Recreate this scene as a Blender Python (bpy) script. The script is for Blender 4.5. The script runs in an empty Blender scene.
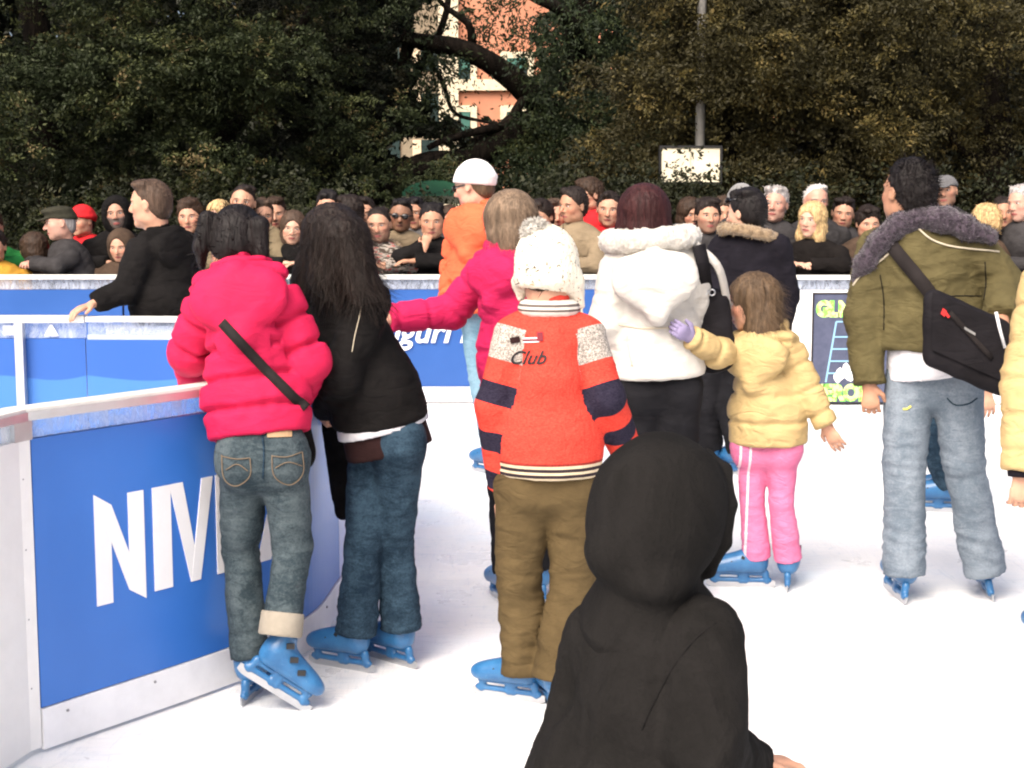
import bpy, math, random
import numpy as np
from mathutils import Vector, Matrix
from mathutils.bvhtree import BVHTree

random.seed(7)
RNG = np.random.default_rng(11)
C = bpy.context.scene.collection
# ------------------------------------------------------------------ camera model
FPX = 1500.0
CAMZ = 1.57
PITCH = math.atan(184.0 / FPX)
CAM = np.array([0.0, 0.0, CAMZ])
FV = np.array([0.0, math.cos(PITCH), -math.sin(PITCH)])
UV_ = np.array([0.0, math.sin(PITCH), math.cos(PITCH)])
RV = np.array([1.0, 0.0, 0.0])


def ray(px, py):
    return FV + RV * (px - 512) / FPX + UV_ * (384 - py) / FPX


def W(px, py, Y):
    """world point seen at a photo position, at distance Y in front of the lens"""
    d = ray(px, py)
    return CAM + d * (Y / d[1])


def G(px, py):
    d = ray(px, py)
    return CAM + d * (-CAMZ / d[2])


def V3(*a):
    return np.array(a, dtype=float)


def unit(v):
    v = np.asarray(v, float)
    return v / (np.linalg.norm(v) + 1e-9)


def rot(yaw=0, pitch=0, roll=0):
    """columns = right, forward, up.  yaw CCW from +Y, pitch = look up, roll = tilt"""
    m = Matrix.Rotation(math.radians(yaw), 3, 'Z') @ Matrix.Rotation(math.radians(pitch), 3, 'X') @ Matrix.Rotation(math.radians(roll), 3, 'Y')
    return np.array(m)


# ------------------------------------------------------------------ node helpers
class N:
    """socket wrapper with arithmetic"""
    def __init__(s, nt, sock):
        s.nt, s.s = nt, sock

    def _m(s, op, o=None, o2=None):
        n = s.nt.nodes.new('ShaderNodeMath')
        n.operation = op
        s.nt.links.new(s.s, n.inputs[0])
        for i, x in ((1, o), (2, o2)):
            if x is None:
                continue
            if isinstance(x, N):
                s.nt.links.new(x.s, n.inputs[i])
            else:
                n.inputs[i].default_value = x
        return N(s.nt, n.outputs[0])

    def __add__(s, o): return s._m('ADD', o)
    def __sub__(s, o): return s._m('SUBTRACT', o)
    def __mul__(s, o): return s._m('MULTIPLY', o)
    def __truediv__(s, o): return s._m('DIVIDE', o)
    def gt(s, o): return s._m('GREATER_THAN', o)
    def lt(s, o): return s._m('LESS_THAN', o)
    def abs(s): return s._m('ABSOLUTE')
    def sq(s): return s._m('MULTIPLY', s)
    def mod(s, o): return s._m('MODULO', o)
    def mx(s, o): return s._m('MAXIMUM', o)
    def smooth(s, a, b, lo=0.0, hi=1.0):
        n = s.nt.nodes.new('ShaderNodeMapRange')
        n.interpolation_type = 'SMOOTHSTEP'
        s.nt.links.new(s.s, n.inputs[0])
        for i, v in enumerate((a, b, lo, hi)):
            n.inputs[i + 1].default_value = v
        return N(s.nt, n.outputs[0])


class Mat:
    def __init__(s, name, rough=0.8, spec=0.3):
        s.m = bpy.data.materials.new(name)
        s.m.use_nodes = True
        s.nt = s.m.node_tree
        s.b = s.nt.nodes['Principled BSDF']
        s.b.inputs['Roughness'].default_value = rough
        s.b.inputs['Specular IOR Level'].default_value = spec

    def coord(s, scale=(1, 1, 1), attr=None, rotz=0):
        if attr:
            n = s.nt.nodes.new('ShaderNodeAttribute')
            n.attribute_name = attr
            o = n.outputs['Vector']
        else:
            n = s.nt.nodes.new('ShaderNodeTexCoord')
            o = n.outputs['Object']
        mp = s.nt.nodes.new('ShaderNodeMapping')
        mp.inputs['Scale'].default_value = scale
        mp.inputs['Rotation'].default_value = (0, 0, rotz)
        s.nt.links.new(o, mp.inputs[0])
        return mp.outputs[0]

    def noise(s, co, scale, detail=4, rough=0.6, dist=0.0):
        n = s.nt.nodes.new('ShaderNodeTexNoise')
        s.nt.links.new(co, n.inputs['Vector'])
        n.inputs['Scale'].default_value = scale
        n.inputs['Detail'].default_value = detail
        n.inputs['Roughness'].default_value = rough
        n.inputs['Distortion'].default_value = dist
        return N(s.nt, n.outputs['Fac'])

    def fac(s, attr):
        n = s.nt.nodes.new('ShaderNodeAttribute')
        n.attribute_name = attr
        return N(s.nt, n.outputs['Fac'])

    def mix(s, f, a, b):
        n = s.nt.nodes.new('ShaderNodeMix')
        n.data_type = 'RGBA'
        if isinstance(f, N):
            s.nt.links.new(f.s, n.inputs[0])
        else:
            n.inputs[0].default_value = f
        for i, x in ((6, a), (7, b)):
            if isinstance(x, (tuple, list)):
                n.inputs[i].default_value = (*x[:3], 1)
            else:
                s.nt.links.new(x, n.inputs[i])
        return n.outputs[2]

    def color(s, c):
        if isinstance(c, (tuple, list)):
            s.b.inputs['Base Color'].default_value = (*c[:3], 1)
        else:
            s.nt.links.new(c, s.b.inputs['Base Color'])
        return s

    def bump(s, h, dist, strength=1.0, prev=None):
        n = s.nt.nodes.new('ShaderNodeBump')
        n.inputs['Strength'].default_value = strength
        n.inputs['Distance'].default_value = dist
        s.nt.links.new(h.s, n.inputs['Height'])
        if prev:
            s.nt.links.new(prev, n.inputs['Normal'])
        s.nt.links.new(n.outputs[0], s.b.inputs['Normal'])
        return n.outputs[0]


def mul(c, k):
    return tuple(min(1, x * k) for x in c)


def cloth(name, col, var=0.22, wr=0.012, fine=260, rough=0.9, spec=0.10, fold=9, sheen=0.0):
    m = Mat(name, rough, spec)
    co = m.coord()
    n1 = m.noise(co, 7, 5, 0.65)
    m.color(m.mix(n1.smooth(0.3, 0.7), mul(col, 1 - var), mul(col, 1 + var)))
    co2 = m.coord((1, 1, 2.2))
    a = m.bump(m.noise(co2, fold, 3, 0.5, 1.0), wr * 1.1, 0.8)
    m.bump(m.noise(co, fine, 2, 0.5), 0.0012, 0.6, a)
    if sheen:
        m.b.inputs['Sheen Weight'].default_value = sheen
    return m.m


def denim(name, col, fade):
    m = Mat(name, 0.9, 0.15)
    co = m.coord()
    n1 = m.noise(m.coord((1, 1, .45)), 8, 4, 0.6)
    n2 = m.noise(m.coord((1, 1, 2.4)), 15, 5, 0.7, 1.2)
    n3 = m.noise(co, 130, 3, .8)
    f = (n1 * 0.45 + n2 * 0.30 + n3 * .25).smooth(0.40, 0.62)
    m.color(m.mix(f, col, fade))
    a = m.bump(n2, 0.007, 0.8)
    m.bump(m.noise(co, 420, 2), 0.001, 0.7, a)
    return m.m


def hairmat(name, col, hi=None):
    m = Mat(name, 0.55, 0.22)
    hi = hi or mul(col, 1.7)
    co = m.coord((1, 1, 0.09))
    n = m.noise(co, 160, 3, 0.6, 0.2)
    n2 = m.noise(co, 38, 3, 0.6, 0.5)
    m.color(m.mix((n * 0.5 + n2 * 0.5).smooth(0.4, 0.66), mul(col, 0.7), hi))
    a = m.bump(n2, 0.012, 0.9)
    m.bump(n, 0.004, 0.8, a)
    return m.m


def furmat(name, col, hi):
    m = Mat(name, 0.95, 0.1)
    co = m.coord()
    n = m.noise(co, 60, 5, 0.75, 1.0)
    m.color(m.mix(n.smooth(0.38, 0.62), col, hi))
    m.bump(n, 0.012, 1.0)
    m.b.inputs['Sheen Weight'].default_value = 0.3
    return m.m


def plain(name, col, rough=0.5, spec=0.5, metal=0.0, var=0.08):
    m = Mat(name, rough, spec)
    n = m.noise(m.coord(), 9, 5, 0.6)
    m.color(m.mix(n.smooth(0.3, 0.7), mul(col, 1 - var), mul(col, 1 + var)))
    m.b.inputs['Metallic'].default_value = metal
    m.bump(m.noise(m.coord(), 90, 2), 0.0006, 0.5)
    return m.m


def skinmat(name, col, beard=None, brow=(0.03, 0.02, 0.015), bl=0.75, lip=(0.35, 0.1, 0.09)):
    m = Mat(name, 0.5, 0.35)
    at = m.nt.nodes.new('ShaderNodeAttribute')
    at.attribute_name = 'hp'
    sp = m.nt.nodes.new('ShaderNodeSeparateXYZ')
    m.nt.links.new(at.outputs['Vector'], sp.inputs[0])
    x, y, z = (N(m.nt, sp.outputs[i]) for i in range(3))
    nz = m.noise(m.coord(), 30, 4)
    c = m.mix(nz.smooth(0.3, 0.7), mul(col, 0.9), mul(col, 1.08))
    ck = ((x.abs() - 0.2) / 0.11).sq() + ((z + 0.1) / 0.12).sq()
    front = y.gt(0.05)
    c = m.mix(ck.smooth(0.0, 1.2, 0.45, 0.0) * front, c, (min(1, col[0] * 1.05), col[1] * 0.62, col[2] * 0.6))
    ndd = (x / 0.07).sq() + ((z + 0.1) / 0.06).sq()
    c = m.mix(ndd.smooth(0.0, 1.3, 0.35, 0.0) * y.gt(0.3), c, (min(1, col[0]), col[1] * 0.6, col[2] * 0.55))
    if beard:
        b = (z + (x.abs() * -0.35) + 0.12).smooth(-0.06, 0.04, 1.0, 0.0) * y.smooth(-0.05, 0.08) * z.gt(-0.6)
        b = b * (nz.smooth(0.2, 0.6, 0.6, 1.0))
        c = m.mix(b * bl, c, beard)
    lp = (x / 0.105).sq() + ((z + 0.245 + x.abs() * 0.06) / 0.032).sq()
    c = m.mix(lp.lt(1.0) * y.gt(0.2), c, lip)
    ln = (x / 0.11).sq() + ((z + 0.245) / 0.007).sq()
    c = m.mix(ln.lt(1.0) * y.gt(0.2), c, mul(lip, 0.25))
    bw = ((x.abs() - 0.145) / 0.080).sq() + ((z - 0.105 + (x.abs() - 0.13).sq() * 2.0) / 0.015).sq()
    c = m.mix(bw.lt(1.0) * y.gt(0.1), c, brow)
    ls = ((x.abs() - 0.13) / 0.065).sq() + ((z - 0.05 + (x.abs() - 0.13).sq() * 4.0) / 0.011).sq()
    c = m.mix(ls.lt(1.0) * y.gt(0.15), c, mul(brow, 0.8))
    m.color(c)
    m.b.inputs['Subsurface Weight'].default_value = 0.0
    m.bump(m.noise(m.coord(), 180, 2), 0.0008, 0.5)
    return m.m


# ------------------------------------------------------------------ distance-field modeller
def cap(a, b, ra, rb=None, n=None, q=1.0, quilt=None, cut=False, cuta=False, k=None, op='add', bulge=0.0):
    return dict(t='cap', a=V3(*a), b=V3(*b), ra=ra, rb=ra if rb is None else rb, n=None if n is None else unit(n), q=q,
                quilt=quilt, cut=cut, cuta=cuta, k=k, op=op, bulge=bulge)


def ell(c, r, R=None, k=None, op='add'):
    return dict(t='ell', c=V3(*c), r=V3(*r), R=np.eye(3) if R is None else R, k=k, op=op)


def plane(p, n, k=None):
    """keeps what lies behind the plane (opposite its normal)"""
    return dict(t='plane', p=V3(*p), n=unit(n), k=k, op='int')


def bbox(p, pad):
    if p['t'] == 'cap':
        r = max(p['ra'], p['rb']) + p['bulge'] + pad + (p['quilt'][0] if p['quilt'] else 0)
        return np.minimum(p['a'], p['b']) - r, np.maximum(p['a'], p['b']) + r
    e = np.sqrt(((p['R'] * p['r'][None, :]) ** 2).sum(1)) + pad
    return p['c'] - e, p['c'] + e


def evalp(p, X, Y, Z):
    if p['t'] == 'plane':
        return (X - p['p'][0]) * p['n'][0] + (Y - p['p'][1]) * p['n'][1] + (Z - p['p'][2]) * p['n'][2]
    if p['t'] == 'ell':
        dx, dy, dz = X - p['c'][0], Y - p['c'][1], Z - p['c'][2]
        R, r = p['R'], p['r']
        k0 = 0
        k1 = 0
        for i in range(3):
            l = dx * R[0, i] + dy * R[1, i] + dz * R[2, i]
            u = (l / r[i]) ** 2
            k0 = k0 + u
            k1 = k1 + u / r[i] ** 2
        k0 = np.sqrt(k0)
        k1 = np.sqrt(k1)
        return k0 * (k0 - 1) / (k1 + 1e-6)
    a, b = p['a'], p['b']
    ba = b - a
    dx, dy, dz = X - a[0], Y - a[1], Z - a[2]
    if p['n'] is not None and p['q'] != 1.0:
        n = p['n']
        g = (1 / p['q'] - 1)
        dn = (dx * n[0] + dy * n[1] + dz * n[2]) * g
        dx, dy, dz = dx + dn * n[0], dy + dn * n[1], dz + dn * n[2]
        ba = ba + n * (np.dot(ba, n) * g)
    L2 = np.dot(ba, ba) + 1e-9
    tr = (dx * ba[0] + dy * ba[1] + dz * ba[2]) / L2
    t = np.clip(tr, 0, 1)
    r = p['ra'] + (p['rb'] - p['ra']) * t
    if p['bulge']:
        r = r + p['bulge'] * np.sin(t * math.pi)
    if p['quilt']:
        am, sp, ph = p['quilt']
        r = r + am * (np.sqrt(np.abs(np.sin(math.pi * (tr * math.sqrt(L2) / sp + ph)))) - 0.6)
    d = np.sqrt((dx - ba[0] * t) ** 2 + (dy - ba[1] * t) ** 2 + (dz - ba[2] * t) ** 2) - r
    if p['q'] != 1.0:
        d = d * (0.5 + 0.5 * p['q'])
    if p['cut']:
        d = np.maximum(d, (tr - 1) * math.sqrt(L2))
    if p['cuta']:
        d = np.maximum(d, -tr * math.sqrt(L2))
    return d


def sdf_mesh(prims, h, k=0.02):
    adds = [p for p in prims if p['op'] == 'add']
    bbs = [bbox(p, 3 * h) for p in adds]
    lo = np.min([b[0] for b in bbs], 0)
    hi = np.max([b[1] for b in bbs], 0)
    n = np.ceil((hi - lo) / h).astype(int) + 1
    D = np.full(n, 0.15, dtype=np.float32)
    ax = [(lo[i] + h * np.arange(n[i])).astype(np.float32) for i in range(3)]
    for p in prims:
        kk = p['k'] if p['k'] is not None else k
        if p['t'] == 'plane':
            sl = (slice(0, n[0]), slice(0, n[1]), slice(0, n[2]))
        else:
            a, b = bbox(p, kk + 3 * h)
            i0 = np.clip(np.floor((a - lo) / h).astype(int), 0, n)
            i1 = np.clip(np.ceil((b - lo) / h).astype(int) + 1, 0, n)
            if (i1 <= i0).any():
                continue
            sl = tuple(slice(i0[i], i1[i]) for i in range(3))
        X = ax[0][sl[0]][:, None, None]
        Y = ax[1][sl[1]][None, :, None]
        Z = ax[2][sl[2]][None, None, :]
        d = evalp(p, X, Y, Z).astype(np.float32)
        S = D[sl]
        kk = max(kk, 1e-4)
        if p['op'] == 'add':
            hh = np.maximum(kk - np.abs(S - d), 0) / kk
            D[sl] = np.minimum(S, d) - hh * hh * kk * 0.25
        else:
            d = -d if p['op'] == 'sub' else d
            hh = np.maximum(kk - np.abs(S - d), 0) / kk
            D[sl] = np.maximum(S, d) + hh * hh * kk * 0.25
    return nets(D, lo, h)


CORN = [(i, j, k) for i in (0, 1) for j in (0, 1) for k in (0, 1)]
EDG = [(a, b) for a in range(8) for b in range(a + 1, 8) if sum(abs(CORN[a][i] - CORN[b][i]) for i in range(3)) == 1]


def nets(D, lo, h):
    D[0], D[-1] = 0.1, 0.1
    D[:, 0], D[:, -1] = 0.1, 0.1
    D[:, :, 0], D[:, :, -1] = 0.1, 0.1
    S = D < 0
    cnt = np.zeros(tuple(x - 1 for x in D.shape), np.uint8)
    for (i, j, k) in CORN:
        cnt += S[i:D.shape[0] - 1 + i, j:D.shape[1] - 1 + j, k:D.shape[2] - 1 + k]
    cells = np.argwhere((cnt > 0) & (cnt < 8))
    idx = np.full(cnt.shape, -1, np.int32)
    i, j, k = cells.T
    idx[i, j, k] = np.arange(len(cells))
    Cn = [D[i + a, j + b, k + c] for a, b, c in CORN]
    acc = np.zeros((len(cells), 3))
    c = np.zeros(len(cells))
    for a, b in EDG:
        A, B = Cn[a], Cn[b]
        cr = (A < 0) != (B < 0)
        t = np.where(cr, A / np.where(cr, A - B, 1), 0)
        oa, ob = np.array(CORN[a], float), np.array(CORN[b], float)
        acc += (oa[None] + (ob - oa)[None] * t[:, None]) * cr[:, None]
        c += cr
    V = (cells + acc / c[:, None]) * h + lo
    F = []

    def add(q, flip):
        q[flip] = q[flip][:, ::-1]
        F.append(q)
    m = np.argwhere(S[:-1, 1:-1, 1:-1] != S[1:, 1:-1, 1:-1])
    a, b, d = m[:, 0], m[:, 1] + 1, m[:, 2] + 1
    add(np.stack([idx[a, b - 1, d - 1], idx[a, b, d - 1], idx[a, b, d], idx[a, b - 1, d]], 1), ~S[a, b, d])
    m = np.argwhere(S[1:-1, :-1, 1:-1] != S[1:-1, 1:, 1:-1])
    a, b, d = m[:, 0] + 1, m[:, 1], m[:, 2] + 1
    add(np.stack([idx[a - 1, b, d - 1], idx[a - 1, b, d], idx[a, b, d], idx[a, b, d - 1]], 1), ~S[a, b, d])
    m = np.argwhere(S[1:-1, 1:-1, :-1] != S[1:-1, 1:-1, 1:])
    a, b, d = m[:, 0] + 1, m[:, 1] + 1, m[:, 2]
    add(np.stack([idx[a - 1, b - 1, d], idx[a, b - 1, d], idx[a, b, d], idx[a - 1, b, d]], 1), ~S[a, b, d])
    return V, np.concatenate(F)


def vnormals(V, F):
    n = np.cross(V[F[:, 2]] - V[F[:, 0]], V[F[:, 3]] - V[F[:, 1]])
    N_ = np.zeros_like(V)
    for i in range(4):
        for c in range(3):
            N_[:, c] += np.bincount(F[:, i], n[:, c], len(V))
    return N_ / (np.linalg.norm(N_, axis=1)[:, None] + 1e-12)


_perm = RNG.permutation(512).astype(np.int64)
_grad = RNG.normal(size=(512, 3))
_grad /= np.linalg.norm(_grad, axis=1)[:, None]


def perlin(P):
    i = np.floor(P).astype(np.int64)
    f = P - i
    u = f * f * f * (f * (f * 6 - 15) + 10)
    r = 0
    for a in (0, 1):
        for b in (0, 1):
            for c in (0, 1):
                hsh = _perm[(_perm[(_perm[(i[:, 0] + a) & 511] + i[:, 1] + b) & 511] + i[:, 2] + c) & 511]
                g = _grad[hsh]
                d = g[:, 0] * (f[:, 0] - a) + g[:, 1] * (f[:, 1] - b) + g[:, 2] * (f[:, 2] - c)
                w = (u[:, 0] if a else 1 - u[:, 0]) * (u[:, 1] if b else 1 - u[:, 1]) * (u[:, 2] if c else 1 - u[:, 2])
                r = r + w * d
    return r


def fold(amp, sc=(9, 9, 9), seed=0.0, ridged=True, warp=0.6):
    """cloth folds: ridged noise that pushes the surface in and out"""
    def f(V, Nn):
        P = V * np.array(sc) + seed
        w = perlin(P * 0.5 + 7.3)
        P = P + w[:, None] * warp
        n = perlin(P)
        if ridged:
            n = 0.35 - np.abs(n) * 1.6
        n2 = perlin(P * 2.1 + 3.1)
        return V + Nn * (amp * (n + 0.35 * n2))[:, None]
    return f


def smoothv(V, F, it=1):
    for _ in range(it):
        A = np.zeros_like(V)
        cn = np.zeros(len(V))
        for i in range(4):
            j = (i + 1) % 4
            for c in range(3):
                A[:, c] += np.bincount(F[:, i], V[F[:, j], c], len(V)) + np.bincount(F[:, j], V[F[:, i], c], len(V))
            cn += np.bincount(F[:, i], minlength=len(V)) + np.bincount(F[:, j], minlength=len(V))
        V = 0.5 * V + 0.5 * A / cn[:, None]
    return V


def mesh_data(name, V, F, mats, smooth=True, fm=None):
    me = bpy.data.meshes.new(name)
    F = np.asarray(F)
    me.vertices.add(len(V))
    me.vertices.foreach_set('co', np.asarray(V, np.float32).ravel())
    k = F.shape[1]
    me.loops.add(F.size)
    me.loops.foreach_set('vertex_index', F.astype(np.int32).ravel())
    me.polygons.add(len(F))
    me.polygons.foreach_set('loop_start', (np.arange(len(F)) * k).astype(np.int32))
    me.polygons.foreach_set('use_smooth', np.full(len(F), smooth))
    for m in (mats if isinstance(mats, (list, tuple)) else [mats]):
        me.materials.append(m)
    if fm is not None:
        me.polygons.foreach_set('material_index', np.asarray(fm, np.int32))
    me.update(calc_edges=True)
    return me


def link(name, me, parent=None, loc=None):
    o = bpy.data.objects.new(name, me)
    C.objects.link(o)
    if loc is not None:
        o.location = loc
    if parent is not None:
        o.parent = parent
    return o


def tag(o, label=None, cat=None, group=None, kind=None):
    if label: o['label'] = label
    if cat: o['category'] = cat
    if group: o['group'] = group
    if kind: o['kind'] = kind
    return o


def empty(name, loc, label, cat, group=None):
    o = bpy.data.objects.new(name, None)
    C.objects.link(o)
    o.location = loc
    return tag(o, label, cat, group)


def attr(me, name, vals, typ='FLOAT'):
    a = me.attributes.new(name, typ, 'POINT')
    a.data.foreach_set('vector' if typ == 'FLOAT_VECTOR' else 'value', np.asarray(vals, np.float32).ravel())


def quads(vf):
    """list of (verts, faces) -> one (V,F)"""
    V, F, o = [], [], 0
    for v, f in vf:
        V.append(np.asarray(v, float))
        F.append(np.asarray(f, int) + o)
        o += len(v)
    return np.concatenate(V), np.concatenate(F)


def box(c, s, R=None):
    R = np.eye(3) if R is None else R
    v = np.array([[x, y, z] for x in (-1, 1) for y in (-1, 1) for z in (-1, 1)], float) * np.array(s) / 2
    f = [(0, 1, 3, 2), (4, 6, 7, 5), (0, 4, 5, 1), (2, 3, 7, 6), (0, 2, 6, 4), (1, 5, 7, 3)]
    return v @ R.T + np.array(c), f


def tube(pts, rad, seg=10, caps=True):
    pts = np.array(pts, float)
    n = len(pts)
    rad = np.broadcast_to(np.array(rad, float), (n,)) if np.ndim(rad) == 0 else np.array(rad, float)
    V, F = [], []
    up = V3(0.13, 0.21, 0.97)
    for i in range(n):
        d = unit(pts[min(i + 1, n - 1)] - pts[max(i - 1, 0)])
        u = np.cross(d, up)
        if np.linalg.norm(u) < 0.1:
            u = np.cross(d, V3(1, 0, 0))
        u = unit(u)
        w = np.cross(d, u)
        for s in range(seg):
            a = 2 * math.pi * s / seg
            V.append(pts[i] + (u * math.cos(a) + w * math.sin(a)) * rad[i])
    for i in range(n - 1):
        for s in range(seg):
            s2 = (s + 1) % seg
            F.append((i * seg + s, i * seg + s2, (i + 1) * seg + s2, (i + 1) * seg + s))
    if caps:
        for e, i in ((0, 0), (1, n - 1)):
            c = len(V)
            V.append(pts[i])
            for s in range(seg):
                s2 = (s + 1) % seg
                q = (c, i * seg + s2, i * seg + s, c)
                F.append(q if e == 0 else (c, i * seg + s, i * seg + s2, c))
    # degenerate quads -> keep triangles as quads with doubled centre
    return np.array(V), np.array(F)


def spline(pts, n=60):
    pts = np.array(pts, float)
    P = np.vstack([2 * pts[0] - pts[1], pts, 2 * pts[-1] - pts[-2]])
    out = []
    m = len(pts) - 1
    per = max(2, n // m)
    for i in range(m):
        p0, p1, p2, p3 = P[i], P[i + 1], P[i + 2], P[i + 3]
        for t in np.linspace(0, 1, per, endpoint=False):
            out.append(0.5 * ((2 * p1) + (-p0 + p2) * t + (2 * p0 - 5 * p1 + 4 * p2 - p3) * t * t + (-p0 + 3 * p1 - 3 * p2 + p3) * t ** 3))
    out.append(pts[-1])
    return np.array(out)


def ribbon(pts, nrm, w, th):
    """flat strap: box section swept along points that lie on a surface"""
    V, F = [], []
    n = len(pts)
    for i in range(n):
        d = unit(pts[min(i + 1, n - 1)] - pts[max(i - 1, 0)])
        s = unit(np.cross(d, nrm[i]))
        m = nrm[i]
        for (a, b) in ((-1, 0), (1, 0), (1, 1), (-1, 1)):
            V.append(pts[i] + s * a * w / 2 + m * (b * th))
    for i in range(n - 1):
        for s in range(4):
            s2 = (s + 1) % 4
            F.append((i * 4 + s, i * 4 + s2, (i + 1) * 4 + s2, (i + 1) * 4 + s))
    F.append((0, 3, 2, 1))
    F.append(((n - 1) * 4, (n - 1) * 4 + 1, (n - 1) * 4 + 2, (n - 1) * 4 + 3))
    return np.array(V), np.array(F)


def text_tris(s, size=1.0, shear=0.0, bold=0.0):
    cu = bpy.data.curves.new('t', 'FONT')
    cu.body = s
    cu.size = size
    cu.shear = shear
    cu.offset = bold
    cu.resolution_u = 4
    o = bpy.data.objects.new('t', cu)
    C.objects.link(o)
    bpy.context.view_layer.update()
    me = o.evaluated_get(bpy.context.evaluated_depsgraph_get()).to_mesh()
    v = np.array([x.co[:] for x in me.vertices])
    me.calc_loop_triangles()
    f = np.array([t.vertices[:] for t in me.loop_triangles])
    o.to_mesh_clear()
    bpy.data.objects.remove(o)
    bpy.data.curves.remove(cu)
    return v, f


# ------------------------------------------------------------------ heads, hands, skates
def head_prims(c, R, hs, neck_to, neck_r=0.058, fv=(0, 0, 0, 0)):
    def L(x, y, z):
        return c + R @ (V3(x, y, z) * hs)
    P = [ell(L(0, -.04, .10), V3(.325, .41, .375) * hs, R, 0.012),
         ell(L(0, .10, -.15), V3(.262 + .028 * fv[0], .255, .305 + .02 * fv[1]) * hs, R, 0.03),
         ell(L(0, .235 + .03 * fv[2], -.36 - .025 * fv[1]), V3(.12 + .03 * fv[0], .10, .085) * hs, R, 0.018)]
    for s in (-1, 1):
        P.append(ell(L(s * .165, .2, -.07), V3(.1, .12, .1 + .03 * fv[3]) * hs * (1 + .12 * fv[3]), R, 0.015))
        P.append(ell(L(s * .20, .02, -.25), V3(.08, .16, .12) * hs, R, 0.02))
        P.append(cap(L(s * .05, .345, .105), L(s * .19, .30, .10), .035 * hs, .03 * hs, k=0.01))
    P.append(cap(L(0, .345, .07), L(0, .435 + .03 * fv[3], -.10 - .02 * fv[0]), .03 * hs, (.05 + .012 * fv[2]) * hs, k=0.008))
    for s in (-1, 1):
        P.append(ell(L(s * .045, .385, -.115), V3(.035, .045, .03) * hs, R, 0.006))
        P.append(ell(L(s * .13, .405, .035), V3(.08, .075, .045) * hs, R, 0.012, op='sub'))
    P.append(ell(L(0, .325, -.225), V3(.09, .05, .024) * hs, R, 0.006))
    P.append(ell(L(0, .32, -.27), V3(.075, .05, .026) * hs, R, 0.006))
    for s in (-1, 1):
        P.append(ell(L(s * .335, -.03, -.01), V3(.028, .07, .115) * hs, R, 0.008))
        P.append(ell(L(s * .355, -.015, .0), V3(.015, .035, .06) * hs, R, 0.004, op='sub'))
    P.append(cap(L(0, -.10, -.2), neck_to, neck_r, neck_r * 1.12, k=0.03))
    return P


def hand_prims(w, d, pn, hl=0.18, curl=0.5, side=1, spread=0.12):
    """w wrist, d direction of the palm, pn palm normal (fingers curl to it), side = thumb side sign"""
    d = unit(d)
    pn = unit(pn - d * np.dot(pn, d))
    s = unit(np.cross(d, pn)) * side
    u = hl / 0.18
    P = [cap(w - d * 0.09 * u, w + d * .01 * u, .027 * u, .026 * u, n=pn, q=0.8, k=0.01),
         cap(w + d * .02 * u, w + d * .075 * u, .030 * u, .036 * u, n=pn, q=0.45, k=0.012)]
    lens = (.068, .078, .072, .056)
    for i in range(4):
        off = (1.5 - i) * 0.0195 * u
        r0 = w + d * (.088 * u) + s * off
        a = spread * (1.5 - i) / 1.5
        d1 = unit(d + s * a + pn * math.tan(min(1.3, curl * 0.8)))
        p1 = r0 + d1 * lens[i] * .5 * u
        d2 = unit(d * math.cos(curl * 2.1) + s * a * 0.6 + pn * math.sin(curl * 2.1))
        p2 = p1 + d2 * lens[i] * .5 * u
        P.append(cap(r0 - d * .02 * u, r0, .0095 * u, .0095 * u, k=0.004))
        P.append(cap(r0, p1, .0095 * u, .0085 * u, k=0.003))
        P.append(cap(p1, p2, .0085 * u, .007 * u, k=0.002))
    t0 = w + d * .025 * u + s * .026 * u
    t1 = t0 + unit(d * .7 + s * .75 + pn * .25) * .038 * u
    t2 = t1 + unit(d * .95 + s * .2 + pn * (.2 + curl * .5)) * .032 * u
    P += [cap(t0, t1, .014 * u, .0105 * u, k=0.006), cap(t1, t2, .0105 * u, .008 * u, k=0.003)]
    return P


def make_skate():
    P = [cap((0, -.070, .15), (0, -.075, .215), .047, .046, k=.02, cut=True),
         cap((0, -.075, .115), (0, .085, .105), .048, .042, k=.02),
         ell((0, .105, .10), (.045, .06, .038), k=.02),
         cap((0, -.06, .15), (0, .05, .118), .05, .036, k=.03),
         plane((0, 0, .075), (0, 0, -1), .004)]
    V, F = sdf_mesh(P, .0065, .02)
    boot = (V, F)
    P = []
    for (a, b) in (((0, -.115, .068), (0, .125, .068)), ((0, -.13, .036), (0, .135, .036))):
        P.append(cap(a, b, .012, .012, k=.004))
    for y in (-.118, -.02, .0, .12):
        P.append(cap((0, y, .03), (0, y * .92, .075), .014, .016, k=.006))
    V2, F2 = sdf_mesh(P, .006, .005)
    # blade
    n = 24
    V3_, F3 = [], []
    for i in range(n + 1):
        y = -.155 + .315 * i / n
        e = max(0, abs(y) - .12) / .04
        zb = .0 + .012 * e * e
        for x in (-.0022, .0022):
            V3_.append((x, y, zb))
            V3_.append((x, y, .034))
    for i in range(n):
        a, b = i * 4, i * 4 + 4
        F3 += [(a, a + 1, b + 1, b), (a + 2, b + 2, b + 3, a + 3), (a, b, b + 2, a + 2), (a + 1, a + 3, b + 3, b + 1)]
    F3 += [(0, 2, 3, 1), (n * 4, n * 4 + 1, n * 4 + 3, n * 4 + 2)]
    bu = []
    for (y, z, w) in ((.045, .124, .090), (-.005, .150, .098), (-.045, .185, .100)):
        bu.append(box((0, y, z), (w, .016, .014), rot(0, 30)))
        bu.append(box((w / 2 + .002, y, z), (.012, .03, .02), rot(0, 30)))
    bu = quads(bu)
    return boot, (V2, F2), (np.array(V3_), np.array(F3)), bu


_sk = make_skate()
M = {}


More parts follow.
